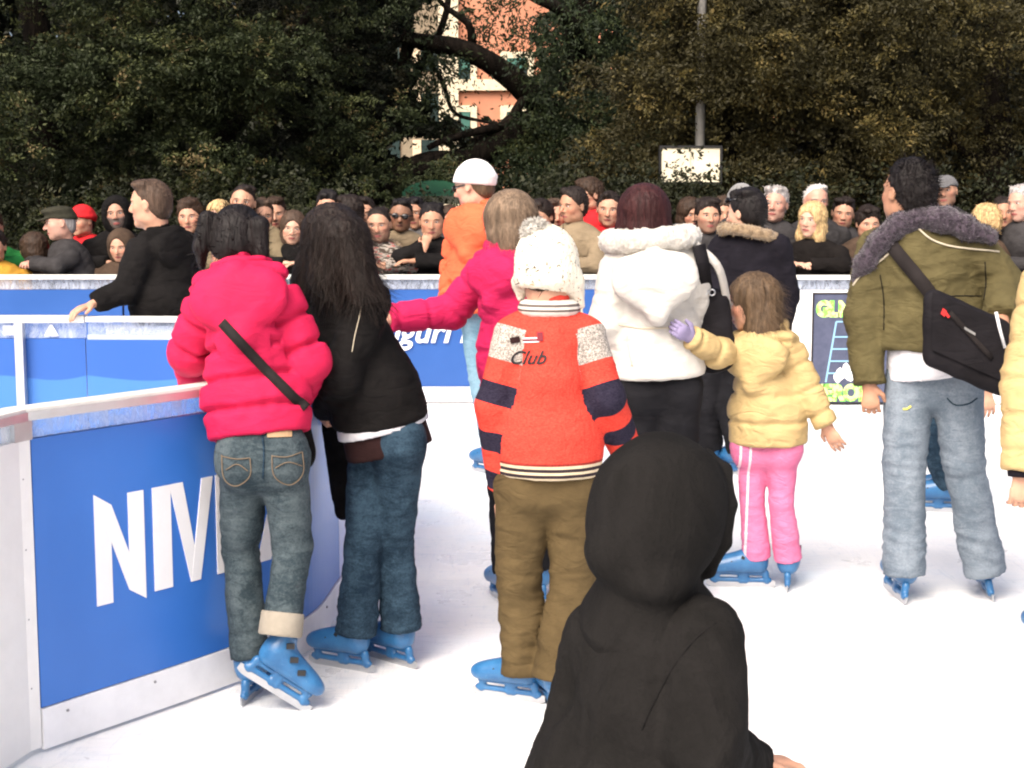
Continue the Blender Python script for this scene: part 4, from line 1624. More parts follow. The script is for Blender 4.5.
def crown(ells, n, K, size, L, droop, rng, keep=None, flat=.5, shell=.55):
    V, T = [], []
    vol = np.array([e[1][0] * e[1][1] * e[1][2] for e in ells]) ** .67
    vol /= vol.sum()
    for (c, r), w in zip(ells, vol):
        m = int(n * w)
        d = rng.normal(size=(m, 3))
        d /= np.linalg.norm(d, axis=1)[:, None]
        rad = rng.uniform(shell, 1.0, (m, 1)) ** .6
        wob = 1 + .28 * perlin(d * 2.3 + rng.uniform(0, 90))[:, None]
        p = np.array(c) + d * rad * np.array(r) * wob
        # gaps: drop sprays by low-frequency noise
        g = perlin(p * 1.5 + 31)
        ok = (g > -.22) & (p[:, 2] > .3)
        if keep is not None:
            ok &= keep(p)
        p, d = p[ok], d[ok]
        dd = d * np.array([1, 1, .35]) + rng.normal(size=p.shape) * .35
        dd[:, 2] -= .15
        dd /= np.linalg.norm(dd, axis=1)[:, None]
        q, t = sprays(p, dd, rng.uniform(.6, 1.3, len(p)) * L, K, size, droop, rng, flat)
        V.append(q)
        T.append(t)
    return np.concatenate(V), np.concatenate(T)


def limb(pts, r0, r1, seg=9, seed=0):
    P = spline(pts, 26)
    P = P + np.stack([perlin(P * 1.7 + seed + i * 9) for i in range(3)], 1) * .12
    rad = np.linspace(r0, r1, len(P)) * (1 + .15 * perlin(P * 3 + seed))
    return tube(P, rad, seg)


def tree(name, label, base, trunk, limbs, ells, n, K, size, L, droop, mat, bark, rng, keep=None, group=None, flat=.5, extra=None, shell=.55, holes=(2.0, -.34)):
    root = empty(name, tuple(base), label, 'tree', group)
    b = np.array(base, float)
    tv = [limb(*t, seed=i) for i, t in enumerate(trunk)]
    V, F = quads(tv)
    link('trunk', mesh_data('trunk', V - b, F, bark), root)
    for i, l in enumerate(limbs):
        V, F = limb(*l, seed=20 + i)
        link('limb', mesh_data('limb', V - b, F, bark), root)
    V, T = crown(ells, n, K, size, L, droop, rng, None, flat, shell)
    cen = V.reshape(-1, 4, 3).mean(1)
    ok = perlin(cen * holes[0] + 5) > holes[1]
    if keep is not None:
        ok &= keep(cen)
    V, T = V.reshape(-1, 4, 3)[ok].reshape(-1, 3), T[ok]
    T = np.clip(T - .10 + 1.1 * perlin(cen[ok] * 1.5 + 50) + .35 * perlin(cen[ok] * 4 + 50), 0, 1)  # clump noise paints lit and dark foliage masses into the leaf colour
    if extra is not None:
        V2, T2 = extra
        V, T = np.concatenate([V, V2]), np.concatenate([T, T2])
    F = np.arange(len(V)).reshape(-1, 4)
    me = mesh_data('crown', V - b, F, mat, False)
    a = me.attributes.new('tint', 'FLOAT', 'FACE')
    a.data.foreach_set('value', T.astype(np.float32))
    link('crown', me, root)
    return root


def background():
    rng = np.random.default_rng(5)
    bark = Mat('dark_bark', .95, .1)
    n = bark.noise(bark.coord((1, 1, .25)), 14, 5, .7)
    bark.color(bark.mix(n.smooth(.3, .7), (.006, .005, .004), (.022, .017, .013)))
    bark.bump(n, .05)
    bark = bark.m
    oak = leafmat('holm_oak_leaves', (.017, .025, .008), (.056, .066, .020), (.115, .088, .038))
    yew = leafmat('yew_needles', (.026, .023, .007), (.078, .064, .018), (.115, .085, .026))
    ced = leafmat('cedar_needles', (.012, .020, .008), (.036, .052, .018), (.06, .07, .025))
    dk = leafmat('dark_evergreen_leaves', (.006, .008, .003), (.018, .020, .008), (.035, .03, .012))
    bush = leafmat('laurel_leaves', (.009, .012, .004), (.028, .031, .011), (.05, .04, .016))

    # openings through which the building shows (pruned crown), as wedges of sight at several points of view
    def opening(p):
        x = 512 + p[:, 0] / p[:, 1] * FPX
        y = 200 - (p[:, 2] - CAMZ) / p[:, 1] * FPX
        w = 14 * perlin(np.stack([x / 26, y / 22, x * 0], 1) + 3.7) + 8 * perlin(np.stack([x / 9, y / 9, x * 0], 1) + 1.7)
        a = ((x - 475) / (68 + w * 1.6)) ** 2 + ((y - 62) / (66 + w * 1.5)) ** 2 < 1
        b = (y < 24 + w) & (x > 440) & (x < 548)
        c = ((x - 422) / (30 + w)) ** 2 + ((y - 150) / (12 + w * .4)) ** 2 < 1
        d = ((x - 436) / 34) ** 2 + ((y - 196) / 16) ** 2 < 1
        e = (x > 657) & (x < 722) & (y > 143) & (y < 184) & (p[:, 1] < 16.7)
        f = (np.abs(x - 699) < 5 + w * .15) & ((y > 106) | (y < 20)) & (y < 150) & (p[:, 1] < 17)
        return ~(a | b | c | d | e | f)

    def P(px, py, Y):
        return W(px, py, Y)
    # left: three holm oaks
    for i, (px, Y, r, lab) in enumerate(((40, 18.5, 2.6, 'leftmost broad evergreen oak with brown tinged leaves'),
                                         (215, 19.5, 2.5, 'broad evergreen oak behind the man in the fur hood'),
                                         (350, 21.5, 1.5, 'darker evergreen oak at the left edge of the building opening'))):
        c = P(px, 200, Y)
        e = [((c[0], Y, 3.2), (r * .75, r * .5, 2.6))]
        for k in range(46):
            zz = rng.uniform(.7, 6.2)
            xx = rng.uniform(-1, 1) * r * 1.02
            q_ = rng.uniform(.38, .72)
            e.append(((c[0] + xx, Y - math.sqrt(max(0, 1.1 - (xx / r) ** 2)) * r * .62 + rng.uniform(-.3, .35), zz), (q_ * 1.2, q_, q_ * .62)))
        tree('oak_tree', lab, (c[0], Y, 0), [([(c[0], Y, 0), (c[0] + .1, Y, 2), (c[0] - .2, Y + .2, 5.5)], .32, .12)],
             [([(c[0], Y, 1.6), (c[0] - 1, Y, 2.8), (c[0] - 1.8, Y, 4.2)], .10, .03), ([(c[0], Y, 2.2), (c[0] + 1, Y, 3.4), (c[0] + 1.6, Y, 4.9)], .10, .03)],
             e, 4600, 52, .047, .20, .3, oak if i < 2 else dk, bark, rng, opening, 'evergreen trees behind the spectators')
    # right: dense yews with drooping sprays
    for i, (px, Y, r, lab) in enumerate(((722, 17.5, 1.15, 'drooping yew that the lamp post runs up through'),
                                         (830, 19.0, 2.2, 'wide brownish yew behind the blonde woman'),
                                         (985, 18.0, 2.4, 'rightmost brownish yew behind the man in the olive jacket'))):
        c = P(px, 200, Y)
        e = [((c[0], Y, 3.4), (r * .7, r * .45, 2.8))]
        for k in range(42):
            zz = rng.uniform(.9, 6.4)
            xx = rng.uniform(-1, 1) * r * 1.02
            q_ = rng.uniform(.40, .80)
            e.append(((c[0] + xx, Y - math.sqrt(max(0, 1.1 - (xx / r) ** 2)) * r * .55 + rng.uniform(-.3, .35), zz), (q_ * 1.25, q_, q_ * .42)))
        if i == 0:
            e += [((c[0] + .1, Y - 1.1, 3.15), (.8, .6, .45)), ((c[0] - .5, Y - 1.0, 2.9), (.6, .5, .35))]
        tree('yew_tree', lab, (c[0], Y, 0), [([(c[0], Y, 0), (c[0] + .1, Y, 2), (c[0] - .1, Y + .2, 6.5)], .28, .1)],
             [([(c[0], Y, 2), (c[0] - .8, Y, 2.6), (c[0] - 1.3, Y, 3.0)], .07, .03)],
             e, 4600, 52, .045, .26, .9, yew, bark, rng, opening, 'evergreen trees behind the spectators', .45)
    # centre: old cedar with the long limbs
    Y = 22.0
    t0 = P(588, 205, Y)
    tk = [([(t0[0], Y, 0), (t0[0] - .05, Y, 2.0), tuple(P(583, 90, Y)), tuple(P(590, -60, Y))], .42, .22)]
    lm = [([tuple(P(575, 120, Y)), tuple(P(530, 96, Y - .6)), tuple(P(490, 62, Y - 1)), tuple(P(440, 46, Y - 1.2)), tuple(P(405, 36, Y - 1.2))], .21, .10),
          ([tuple(P(575, 85, Y)), tuple(P(528, 100, Y - .8)), tuple(P(505, 122, Y - 1)), tuple(P(470, 133, Y - 1.4)), tuple(P(430, 150, Y - 1.6))], .09, .04),
          ([tuple(P(580, 138, Y)), tuple(P(525, 128, Y - .8)), tuple(P(470, 158, Y - 1.2)), tuple(P(410, 172, Y - 1.6)), tuple(P(345, 205, Y - 1.8))], .24, .14),
          ([tuple(P(475, 50, Y - 1)), tuple(P(470, 25, Y - 1.2)), tuple(P(440, 0, Y - 1.2))], .07, .03),
          ([tuple(P(585, 60, Y)), tuple(P(560, 10, Y - 1)), tuple(P(500, -20, Y - 1.2))], .12, .05),
          ([tuple(P(440, 75, Y - 1.2)), tuple(P(450, 95, Y - 1.2)), tuple(P(462, 116, Y - 1.2)), tuple(P(505, 121, Y - 1.2))], .035, .02),
          ([tuple(P(410, 40, Y - 1)), tuple(P(404, 70, Y - 1)), tuple(P(400, 120, Y - 1))], .10, .05)]
    e = [(tuple(P(592, 60, Y + .5)), (.75, .9, 1.5)), (tuple(P(600, 0, Y)), (.9, 1.0, .8)), (tuple(P(395, 110, Y + .8)), (.6, .6, .9)),
         (tuple(P(385, 50, Y + .8)), (.6, .6, 1.1)), (tuple(P(365, 180, Y + .5)), (.9, .6, .5)), (tuple(P(590, 170, Y + .6)), (1.3, .5, .9))]
    for ti, py in enumerate((96, 112, 128, 142, 156, 169, 182, 194)):
        for px in range(440, 670, 34):
            if px < 560 - ti * 26:
                continue
            pp_ = P(px + rng.uniform(-12, 12), py + rng.uniform(-4, 4) + abs(px - 590) * .05, Y - .6 - .12 * ti + rng.uniform(-.3, .3))
            e.append((tuple(pp_), (.48, .5, .085)))
    for px, py in ((340, 190), (372, 192), (405, 180), (440, 184), (330, 160), (350, 130)):
        e.append((tuple(P(px, py, Y - 1.3)), (.45, .4, .085)))
    # loose twigs hanging in the opening
    tw = []
    for _ in range(330):
        px, py = rng.uniform(405, 610), rng.uniform(-10, 66)
        if rng.uniform() < .3:
            px, py = rng.uniform(405, 450), rng.uniform(50, 130)
        if rng.uniform() < .12:
            px, py = rng.uniform(520, 560), rng.uniform(40, 140)
        tw.append(P(px, py, Y - 1 + rng.uniform(-.8, .8)))
    tw = np.array(tw)
    dd = rng.normal(size=tw.shape) + np.array([0, 0, -.9])
    dd /= np.linalg.norm(dd, axis=1)[:, None]
    ex = sprays(tw, dd, rng.uniform(.15, .5, len(tw)), 26, .075, .3, rng, .5, 3.0)
    tree('cedar_tree', 'old cedar with long dark bare limbs crossing in front of the orange building', (t0[0], Y, 0), tk, lm, e, 3300, 52, .05, .34, 1.1, ced, bark, rng,
         opening, 'evergreen trees behind the spectators', .3, ex)
    # second row, far dark trees that close the view
    for i, (px, Y, r) in enumerate(((-40, 27, 3.6), (110, 29, 3.6), (260, 27, 3.4), (352, 30, 2.6), (650, 29, 2.6), (740, 27, 3.2), (900, 29, 3.6), (1060, 27, 3.6))):
        c = P(px, 200, Y)
        e = [((c[0] + rng.uniform(-.6, .6) * r * .5, Y, 1.2 + 1.3 * k), (r * .75, r * .6, 1.3)) for k in range(6)]
        lab = ['far dark tree beyond the leftmost oak', 'far dark tree between the two left oaks', 'far dark tree beyond the fur hood man', 'far dark tree just left of the orange building',
               'far dark tree just right of the cedar trunk', 'far dark tree beyond the lamp post', 'far dark tree beyond the wide brownish yew', 'far dark tree beyond the rightmost yew'][i]
        tree('evergreen_tree', lab, (c[0], Y, 0), [([(c[0], Y, 0), (c[0], Y, 4), (c[0], Y, 8)], .35, .15)], [], e, 1500, 18, .24, .6, .2, dk, bark, rng, opening, 'far trees behind', .6, None, .2, (1.2, -.6))
    # shrubs in front of the trees, behind the crowd
    for i, (px, py, Y, r) in enumerate(((25, 225, 16.5, .9), (300, 215, 17.0, .8), (585, 195, 16.5, .75), (640, 205, 16.0, .7), (697, 186, 15.6, .42), (760, 215, 16.0, .8), (870, 215, 16.5, .9), (985, 215, 16.0, .9), (160, 215, 16.8, .9), (440, 226, 17.5, .7))):
        c = P(px, py, Y)
        lab = ['low dark shrub behind the man in the dark flat cap', 'low dark shrub behind the long haired girl', 'low dark shrub behind the man in the khaki jacket', 'low dark shrub behind the white coat woman',
               'pointed dark shrub standing up in front of the cream sign box', 'low dark shrub behind the sunglasses skater', 'low dark shrub behind the curly haired child', 'low dark shrub at the right behind the grey capped man',
               'low dark shrub behind the hooded bearded man', 'low dark shrub below the green stall roof'][i]
        root = empty('shrub', (c[0], Y, 0), lab, 'shrub', 'shrubs behind the crowd')
        es = [((c[0], Y, c[2]), (r, r * .7, r * .55)), ((c[0] + .1, Y, c[2] * .45), (r * 1.1, r * .8, c[2] * .5))]
        if i == 4:
            es = [((c[0], Y, c[2] - .05), (.24, .25, .42)), ((c[0] - .3, Y, c[2] - .28), (.25, .25, .22)), ((c[0], Y, c[2] * .4), (.5, .4, c[2] * .5))]
        V, T = crown(es, 380, 30, .055, .25, .1, rng, None, .6, .3)
        V = V[V[:, 2].reshape(-1, 4).min(1).repeat(4) > 0]
        T = T[:len(V) // 4]
        F = np.arange(len(V)).reshape(-1, 4)
        me = mesh_data('foliage', V - np.array(root.location), F, bush, False)
        a = me.attributes.new('tint', 'FLOAT', 'FACE')
        a.data.foreach_set('value', T.astype(np.float32))
        link('foliage', me, root)
        V, F = tube([(0, 0, 0), (.03, 0, c[2] * .8)], .03, 6)
        link('stem', mesh_data('stem', V, F, bark), root)

    # ---- lamp post with cream sign box
    Y = 16.75
    c = P(699, 200, Y)
    root = empty('lamp_post', (c[0], Y, 0), 'tall grey metal lamp post running up through the yew', 'lamp post')
    V, F = tube([(0, 0, 0), (0, 0, 3), (0, 0, 6.6), (.1, -.3, 7.0), (.2, -.8, 7.1)], [.06, .05, .042, .035, .035], 12)
    link('pole', mesh_data('pole', V, F, plain('grey_pole_paint', (.42, .41, .38), .5, .4, .1)), root)
    V, F = box((.2, -1.0, 7.08), (.22, .5, .1))
    link('lamp_head', mesh_data('lamp_head', V, F, M['blackplastic'], False), root)
    V, F = tube([(0, 0, 0), (0, 0, .35)], .11, 12)
    link('base_sleeve', mesh_data('base_sleeve', V, F, M['alu']), root)
    Ys = 16.4
    a, b = P(661, 148, Ys), P(719, 182, Ys)
    root = empty('sign_box', ((a[0] + b[0]) / 2, Ys, (a[2] + b[2]) / 2), 'blank cream sign box fixed on the lamp post behind a shrub', 'sign')
    w, h_ = b[0] - a[0], a[2] - b[2]
    cm = plain('cream_sign_face', (.80, .74, .56), .5, .3)
    for k in (-1, 1):
        V, F = box((k * w / 4, 0, 0), (w / 2 - .006, .10, h_))
        link('sign_face', mesh_data('sign_face', V, F, cm, False), root)
    fr = [box((0, 0, h_ / 2 + .012), (w + .04, .13, .024)), box((0, 0, -h_ / 2 - .012), (w + .04, .13, .024)), box((w / 2 + .012, 0, 0), (.022, .13, h_)), box((-w / 2 - .012, 0, 0), (.022, .13, h_))]
    link('sign_frame', mesh_data('sign_frame', *quads(fr), M['blackplastic'], False), root)

    # ---- market stall with green roof
    Ys = 24.0
    c = P(431, 200, Ys)
    root = empty('market_stall', (c[0], Ys, 0), 'green roofed market stall half hidden behind the row of spectators', 'stall')
    gz = plain('green_awning', (.03, .16, .06), .6)
    V = np.array([(-.65, -.6, 1.62), (.65, -.6, 1.62), (.45, .2, 1.98), (-.45, .2, 1.98), (.65, 1.0, 1.62), (-.65, 1.0, 1.62)], float)
    link('awning_roof', mesh_data('awning_roof', V, [(0, 1, 2, 3), (3, 2, 4, 5), (0, 3, 5, 5), (1, 4, 2, 2)], gz, False), root)
    link('awning_edge', mesh_data('awning_edge', *box((0, -.62, 1.57), (1.34, .03, .12)), plain('cream_valance', (.55, .55, .42), .6), False), root)
    for x in (-.6, .6):
        link('post', mesh_data('post', *box((x, -.55, .78), (.05, .05, 1.55)), M['alu'], False), root)
    link('counter', mesh_data('counter', *box((0, -.35, .5), (1.2, .4, 1.0)), plain('green_counter', (.04, .22, .10), .6), False), root)

    # ---- building
    Yb = 48.0
    o3 = Mat('orange_render', .9, .2)
    n = o3.noise(o3.coord(), .6, 5, .7)
    o3.color(o3.mix(n.smooth(.3, .7), (.47, .205, .125), (.55, .25, .155)))
    crm = plain('cream_stone', (.66, .58, .42), .8, .2, var=.12)
    shut = plain('green_shutter', (.035, .13, .10), .6)
    dkg = plain('dark_window_glass', (.03, .05, .05), .1, .6)
    s_ = Yb / FPX
    root = empty('town_house', ((500 - 512) * s_, Yb, 0), 'orange rendered town house with cream trim glimpsed between the trees', 'building')
    bx0, bx1 = (442 - 512) * s_, (800 - 512) * s_
    bl = np.array(root.location)

    def bp(nm, V, F, mat, par=None, off=None):
        return link(nm, mesh_data(nm, V - bl, F, mat, False), par or root)
    bp('wall', *box(((bx0 + bx1) / 2, Yb + 4, 7), (bx1 - bx0, 8, 14)), o3.m)
    z = lambda py: CAMZ + (200 - py) * s_
    bp('corner_pilaster', *box((bx0 + .25, Yb - .06, 7), (.62, .25, 14)), crm)
    for py in (88, 200, -30):
        bp('string_course', *box(((bx0 + bx1) / 2, Yb - .08, z(py)), (bx1 - bx0 + .1, .2, .34)), crm)
    bp('cornice', *box(((bx0 + bx1) / 2, Yb - .15, 14.1), (bx1 - bx0 + 1, .9, .4)), crm)
    V = np.array([(bx0 - .5, Yb - .6, 14.3), (bx1 + .5, Yb - .6, 14.3), (bx1 + .5, Yb + 8.6, 14.3), (bx0 - .5, Yb + 8.6, 14.3), (bx0 + 2, Yb + 4, 16.4), (bx1 - 2, Yb + 4, 16.4)])
    bp('roof', V, [(0, 1, 5, 4), (2, 3, 4, 5), (3, 0, 4, 4), (1, 2, 5, 5)], plain('terracotta_tiles', (.30, .10, .05), .8))
    for row, (py0, py1) in enumerate(((62, 84), (-45, -15), (114, 150))):
        for px in (461, 517, 573, 629, 685, 741):
            x = (px - 512) * s_
            zc, hh = (z(py0) + z(py1)) / 2, abs(z(py0) - z(py1))
            wn = bp('window', *box((x, Yb - .02, zc), (.64, .10, hh)), dkg)
            fr = [box((x - .43, Yb - .05, zc), (.2, .14, hh + .4)), box((x + .43, Yb - .05, zc), (.2, .14, hh + .4)),
                  box((x, Yb - .055, zc + hh / 2 + .1), (.66, .16, .2)), box((x, Yb - .055, zc - hh / 2 - .09), (.66, .2, .18))]
            V, F = quads(fr)
            link('window_frame', mesh_data('frame', V - bl, F, crm, False), wn)
            V, F = quads([box((x - .16, Yb - .10, zc), (.30, .05, hh * .98)), box((x + .17, Yb - .10, zc + hh * .25), (.28, .05, hh * .5))])
            link('shutter', mesh_data('shutter', V - bl, F, shut, False), wn)
    root = empty('low_house', ((415 - 512) * s_, Yb + 6, 0), 'pale beige house beside the orange one glimpsed low between branches', 'building')
    bl = np.array(root.location)
    Y2 = Yb + 6
    s2 = Y2 / FPX
    bp('wall', *box(((372 - 512) * s2, Y2 + 3, 6), (5.4, 6, 12)), plain('beige_render', (.24, .21, .15), .9))
    for px in (352, 392, 432):
        for py in (60, 110, 155):
            x = (px - 512) * s2
            zc = CAMZ + (200 - py) * s2
            wn = bp('window', *box((x, Y2 - .02, zc), (.7, .1, 1.0)), dkg)
            link('shutter', mesh_data('shutter', box((x - .5, Y2 - .06, zc), (.3, .05, 1.0))[0] - bl, box((0, 0, 0), (1, 1, 1))[1], crm, False), wn)
    V = np.array([(-2.7, -.4, 12), (2.4, -.4, 12), (2.4, 6.4, 12), (-2.7, 6.4, 12), (-1, 3, 13.4), (1, 3, 13.4)]) + np.array([(360 - 512) * s2 - bl[0], 0, 0])
    link('roof', mesh_data('roof', V, [(0, 1, 5, 4), (2, 3, 4, 5), (3, 0, 4, 4), (1, 2, 5, 5)], M['leather'], False), root)
# ------------------------------------------------------------------ the people on the ice
def snap(key, pxs, off=.004, Yguess=None, sub=8):
    """points on a garment surface met by lines of sight through the given photo positions -> strap path"""
    pts, nr = [], []
    b = BVH[key]
    P = spline([(x, y, 0) for x, y in pxs], sub * (len(pxs) - 1))
    for x, y, _ in P:
        d = unit(ray(x, y))
        hit = b.ray_cast(Vector(CAM), Vector(d))
        if hit[0] is None:
            continue
        n = np.array(hit[1])
        if np.dot(n, d) > 0:
            n = -n
        pts.append(np.array(hit[0]))
        nr.append(unit(n * .5 - d * .5))
    pts, nr = np.array(pts), np.array(nr)
    for _ in range(3):
        pts[1:-1] = (pts[:-2] + pts[1:-1] * 2 + pts[2:]) / 4
        nr[1:-1] = (nr[:-2] + nr[1:-1] * 2 + nr[2:]) / 4
    return pts + nr * off, nr


def decal(key, tris, px, py, sc, mat, root, base, name, off=.003, Rz=0.0):
    """thin print laid on a garment: flat shape (x right, y up in photo units) carried to the surface"""
    v, f = tris
    b = BVH[key]
    c, s = math.cos(Rz), math.sin(Rz)
    out = []
    for x, y in v[:, :2]:
        X, Y_ = (x * c - y * s) * sc, (x * s + y * c) * sc
        d = unit(ray(px + X, py - Y_))
        hit = b.ray_cast(Vector(CAM), Vector(d))
        if hit[0] is None:
            out.append(out[-1] if out else V3(0, 0, 0))
            continue
        out.append(np.array(hit[0]) - d * off)
    me = mesh_data(name, np.array(out) - base, f, M[mat], False)
    return link(name, me, root)


def gridquad(x0, y0, x1, y1, n=6):
    v, f = [], []
    for j in range(n + 1):
        for i in range(n + 1):
            v.append((x0 + (x1 - x0) * i / n, y0 + (y1 - y0) * j / n, 0))
    for j in range(n):
        for i in range(n):
            a = j * (n + 1) + i
            f.append((a, a + 1, a + n + 2, a + n + 1))
    return np.array(v, float), np.array(f)


def mesh_thing(name, parts, base, label, cat, group=None):
    """parts: list of (name, (V,F), material, smooth); the first is the body"""
    root = empty(name, tuple(base), label, cat, group)
    for nm, (V, F), mt, sm in parts:
        link(nm, mesh_data(nm, np.asarray(V) - np.array(base), F, M[mt], sm), root)
    return root


def people_on_ice():
    G1 = 'skaters on the ice'
    # ---------------- girl in the pink quilted jacket
    Rr = np.stack([V3(.20, -.93, .0), V3(.80, .15, -.56), V3(.54, .22, .80)], 1)
    f_ = unit(V3(.80, .14, -.58)); u_ = unit(V3(.55, .18, .80) - f_ * np.dot(f_, V3(.55, .18, .80))); r_ = np.cross(f_, u_)
    Rlift = np.stack([r_, f_, u_], 1)

    def pigt(H, hs):
        c, R = H
        L = lambda x, y, z: c + R @ (V3(x, y, z) * hs)
        P = []
        for s in (-1, 1):
            P += [cap(L(s * .24, -.25, .20), L(s * .36, -.32, .16), .07 * hs, .10 * hs, k=.01), cap(L(s * .36, -.32, .16), L(s * .41, -.22, -.20), .12 * hs, .11 * hs, k=.015),
                  cap(L(s * .41, -.22, -.20), L(s * .37, -.10, -.42), .10 * hs, .05 * hs, k=.01)]
        return P
    p1 = skater(dict(Y=4.59, head=(-4, -24, 6), skin='skin', hs=.235, hw=.132, h=.0075, hf=.006,
                     J=dict(head=(237, 243, .16), neck=(242, 272, .08), sa=(207, 303, .06), sb=(281, 301, .06), ea=(190, 352, .12), eb=(309, 362, .04),
                            wa=(197, 383, .34), wb=(292, 402, .26), ha=(244, 452, -.04), hb=(281, 452, -.04), ka=(241, 548, .05), kb=(293, 546, -.02),
                            hemb=(281, 628, -.12), ab=(281, 640, -.12)),
                     fa=dict(g=(258, 694), yaw=-12, s=.92), fb=dict(w=(271, 692, -.12), R=Rlift, s=.84),
                     hair=('pony', 'hair_black'), hair_x=pigt, hamp=.004, locks=500, lockl=.03, lockw=.0016, eyes=False,
                     jk=dict(m='pink', b=1.06, quilt=(.016, .095), q=.66, hem=.04, hemr=.134, wst=.142, hood=1.05, stand=1.3, hy=.01, fold=.005, ar=(.060, .058, .056, .048), sly=.0),
                     tr=dict(m='jeans_green', th=.074, flare=(.060, .056, .060), hr=.086, fold=.007, crease=1.3),
                     handa=dict(curl=.5), handb=dict(curl=.4)),
                'girl in bright pink quilted jacket and pigtails leaning on the lettered rink board', G1, 1)
    rt, bs = p1['root'], p1['base']
    # turned-up cuff, jeans label and pocket stitching, hair bobbles
    k0, k1 = W(283, 612, 4.59 - .105), W(280, 636, 4.59 - .125)
    V, F = sdf_mesh([cap(k0, k1, .066, .068, cut=True, cuta=True)], .006)
    M['cuff_grey'] = cloth('turned_denim_cuff', (.30, .27, .22), .15, .004)
    link('cuff', mesh_data('cuff', V - bs, F, M['cuff_grey']), rt)
    kt = (id(rt), 'tr')
    decal(kt, gridquad(-13, -5, 12, 6), 280, 432, 1, 'leather', rt, bs, 'leather_label', .005, .03)
    M['stitch'] = plain('tan_stitching', (.15, .11, .07), .8)

    def line(key, pts, w, mat, root, base, name, off=.002, th=.002):
        pp, nn = snap(key, pts, off)
        if len(pp) < 3:
            return
        V, F = ribbon(pp, nn, w, th)
        link(name, mesh_data(name, V - base, F, M[mat], True), root)
    for pts in ([(222, 455), (224, 478), (236, 486), (250, 476), (250, 458)], [(272, 455), (274, 476), (290, 485), (303, 473), (302, 452)],
                [(226, 470), (237, 464), (248, 471)], [(275, 468), (288, 462), (302, 466)], [(221, 456), (236, 459), (250, 458)], [(272, 456), (287, 457), (302, 452)]):
        line(kt, pts, .003, 'stitch', rt, bs, 'stitching')
    line(kt, [(262, 432), (264, 452), (263, 478)], .005, 'jeans_dark', rt, bs, 'seam')
    for px in (221, 252):
        c = W(px, 229 if px < 240 else 230, 4.59 + .13)
        V, F = sdf_mesh([ell(c, (.022, .022, .014)), ell(c + V3(.012, 0, .012), (.012, .012, .012))], .004, .006)
        link('hair_bobble', mesh_data('hair_bobble', V - bs, F, M['magenta']), rt)
    # strap bag of the pink girl
    pp, nn = snap((id(rt), 'jk'), [(222, 322), (243, 345), (268, 372), (290, 394), (306, 408)], .005)
    V, F = ribbon(pp, nn, .030, .004)
    bc = W(305, 424, 4.59 + .16)
    V2, F2 = sdf_mesh([cap(bc + V3(-.02, 0, .03), bc + V3(.0, .0, -.09), .045, .055, n=(1, .3, 0), q=.6)], .007)
    mesh_thing('shoulder_bag', [('strap', (V, F), 'strap', True), ('pouch', (V2, F2), 'coat_black', True),
                                ('tag', box(W(300, 384, 4.59 - .02), (.03, .006, .02)), 'white_print', False)], bc, 'small dark bag on a slanting strap across the back of the pink quilted jacket', 'bag')

    # ---------------- girl in black with long dark hair
    def longh(H, hs):
        Y0 = 4.90
        P = []
        for (a, b, ra, rb) in (((335, 232, .0), (330, 275, -.05), .085, .075), ((322, 245, .02), (303, 282, .0), .055, .04), ((345, 240, -.05), (362, 290, -.12), .085, .055),
                               ((325, 270, .02), (318, 300, .0), .045, .02), ((355, 270, -.10), (385, 300, -.12), .05, .015), ((308, 262, .02), (300, 296, .0), .035, .012)):
            P.append(cap(W(a[0], a[1], Y0 + a[2]), W(b[0], b[1], Y0 + b[2]), ra, rb, k=.03))
        return P
    p2 = skater(dict(Y=4.90, head=(38, -28, -8), skin='skin', hs=.235, hw=.145, h=.008, hf=.0065,
                     J=dict(head=(331, 243, .03), neck=(343, 278, .0), sa=(322, 300, .10), sb=(368, 302, -.07), ea=(325, 372, .20), eb=(342, 376, -.16),
                            wa=(322, 402, .35), wb=(326, 408, .12), ha=(374, 440, .06), hb=(399, 436, -.06), ka=(364, 540, .0), kb=(395, 545, .05)),
                     fa=dict(g=(342, 668), yaw=62, s=.85), fb=dict(g=(390, 662), yaw=48, s=.85),
                     hair=('long', 'hair_dark'), hair_x=longh, hamp=.009, locks=6000, lockl=.075, lockw=.0008, eyes=False,
                     jk=dict(m='coat_black', b=1.06, q=.92, hem=.06, hemr=.165, wst=.145, fold=.008, collar=1.2, ar=(.070, .060, .058, .046), slx=-.12),
                     tr=dict(m='jeans_dark', th=.080, flare=(.062, .060, .070), hr=.094, fold=.008, crease=1.2, name='jeans'),
                     handa=dict(curl=.5), handb=dict(curl=.4),
                     extra=[lambda J, Rt, H: ('sweater', [cap((J['ha'] + J['hb']) / 2 + Rt[:, 2] * .16, (J['ha'] + J['hb']) / 2 - Rt[:, 2] * .045, .136, .147, n=Rt[:, 1], q=.98, cut=True)], 'maroon_knit', dict(fold=.003)),
                            lambda J, Rt, H: ('shirt_hem', [cap((J['ha'] + J['hb']) / 2 + Rt[:, 2] * .10, (J['ha'] + J['hb']) / 2 + Rt[:, 2] * .030, .146, .158, n=Rt[:, 1], q=.98, cut=True)], 'tshirt', dict(fold=.003))]),
                'long haired girl in black jacket bending over the boards beside the pink jacket', G1, 2)
    rt, bs = p2['root'], p2['base']
    line((id(rt), 'jk'), [(365, 285), (361, 310), (355, 335), (352, 352)], .0028, 'piping', rt, bs, 'piping')
    for s in 'ab':
        pass
    bc = W(336, 480, 4.90 + .26)
    bagp = [cap(W(342, 425, 5.20), W(346, 490, 5.16), .07, .045, n=(0, 1, 0), q=.5), cap(W(340, 430, 5.20), W(343, 512, 5.16), .045, .03, n=(0, 1, 0), q=.6)]
    V, F = sdf_mesh(bagp, .009, .03)
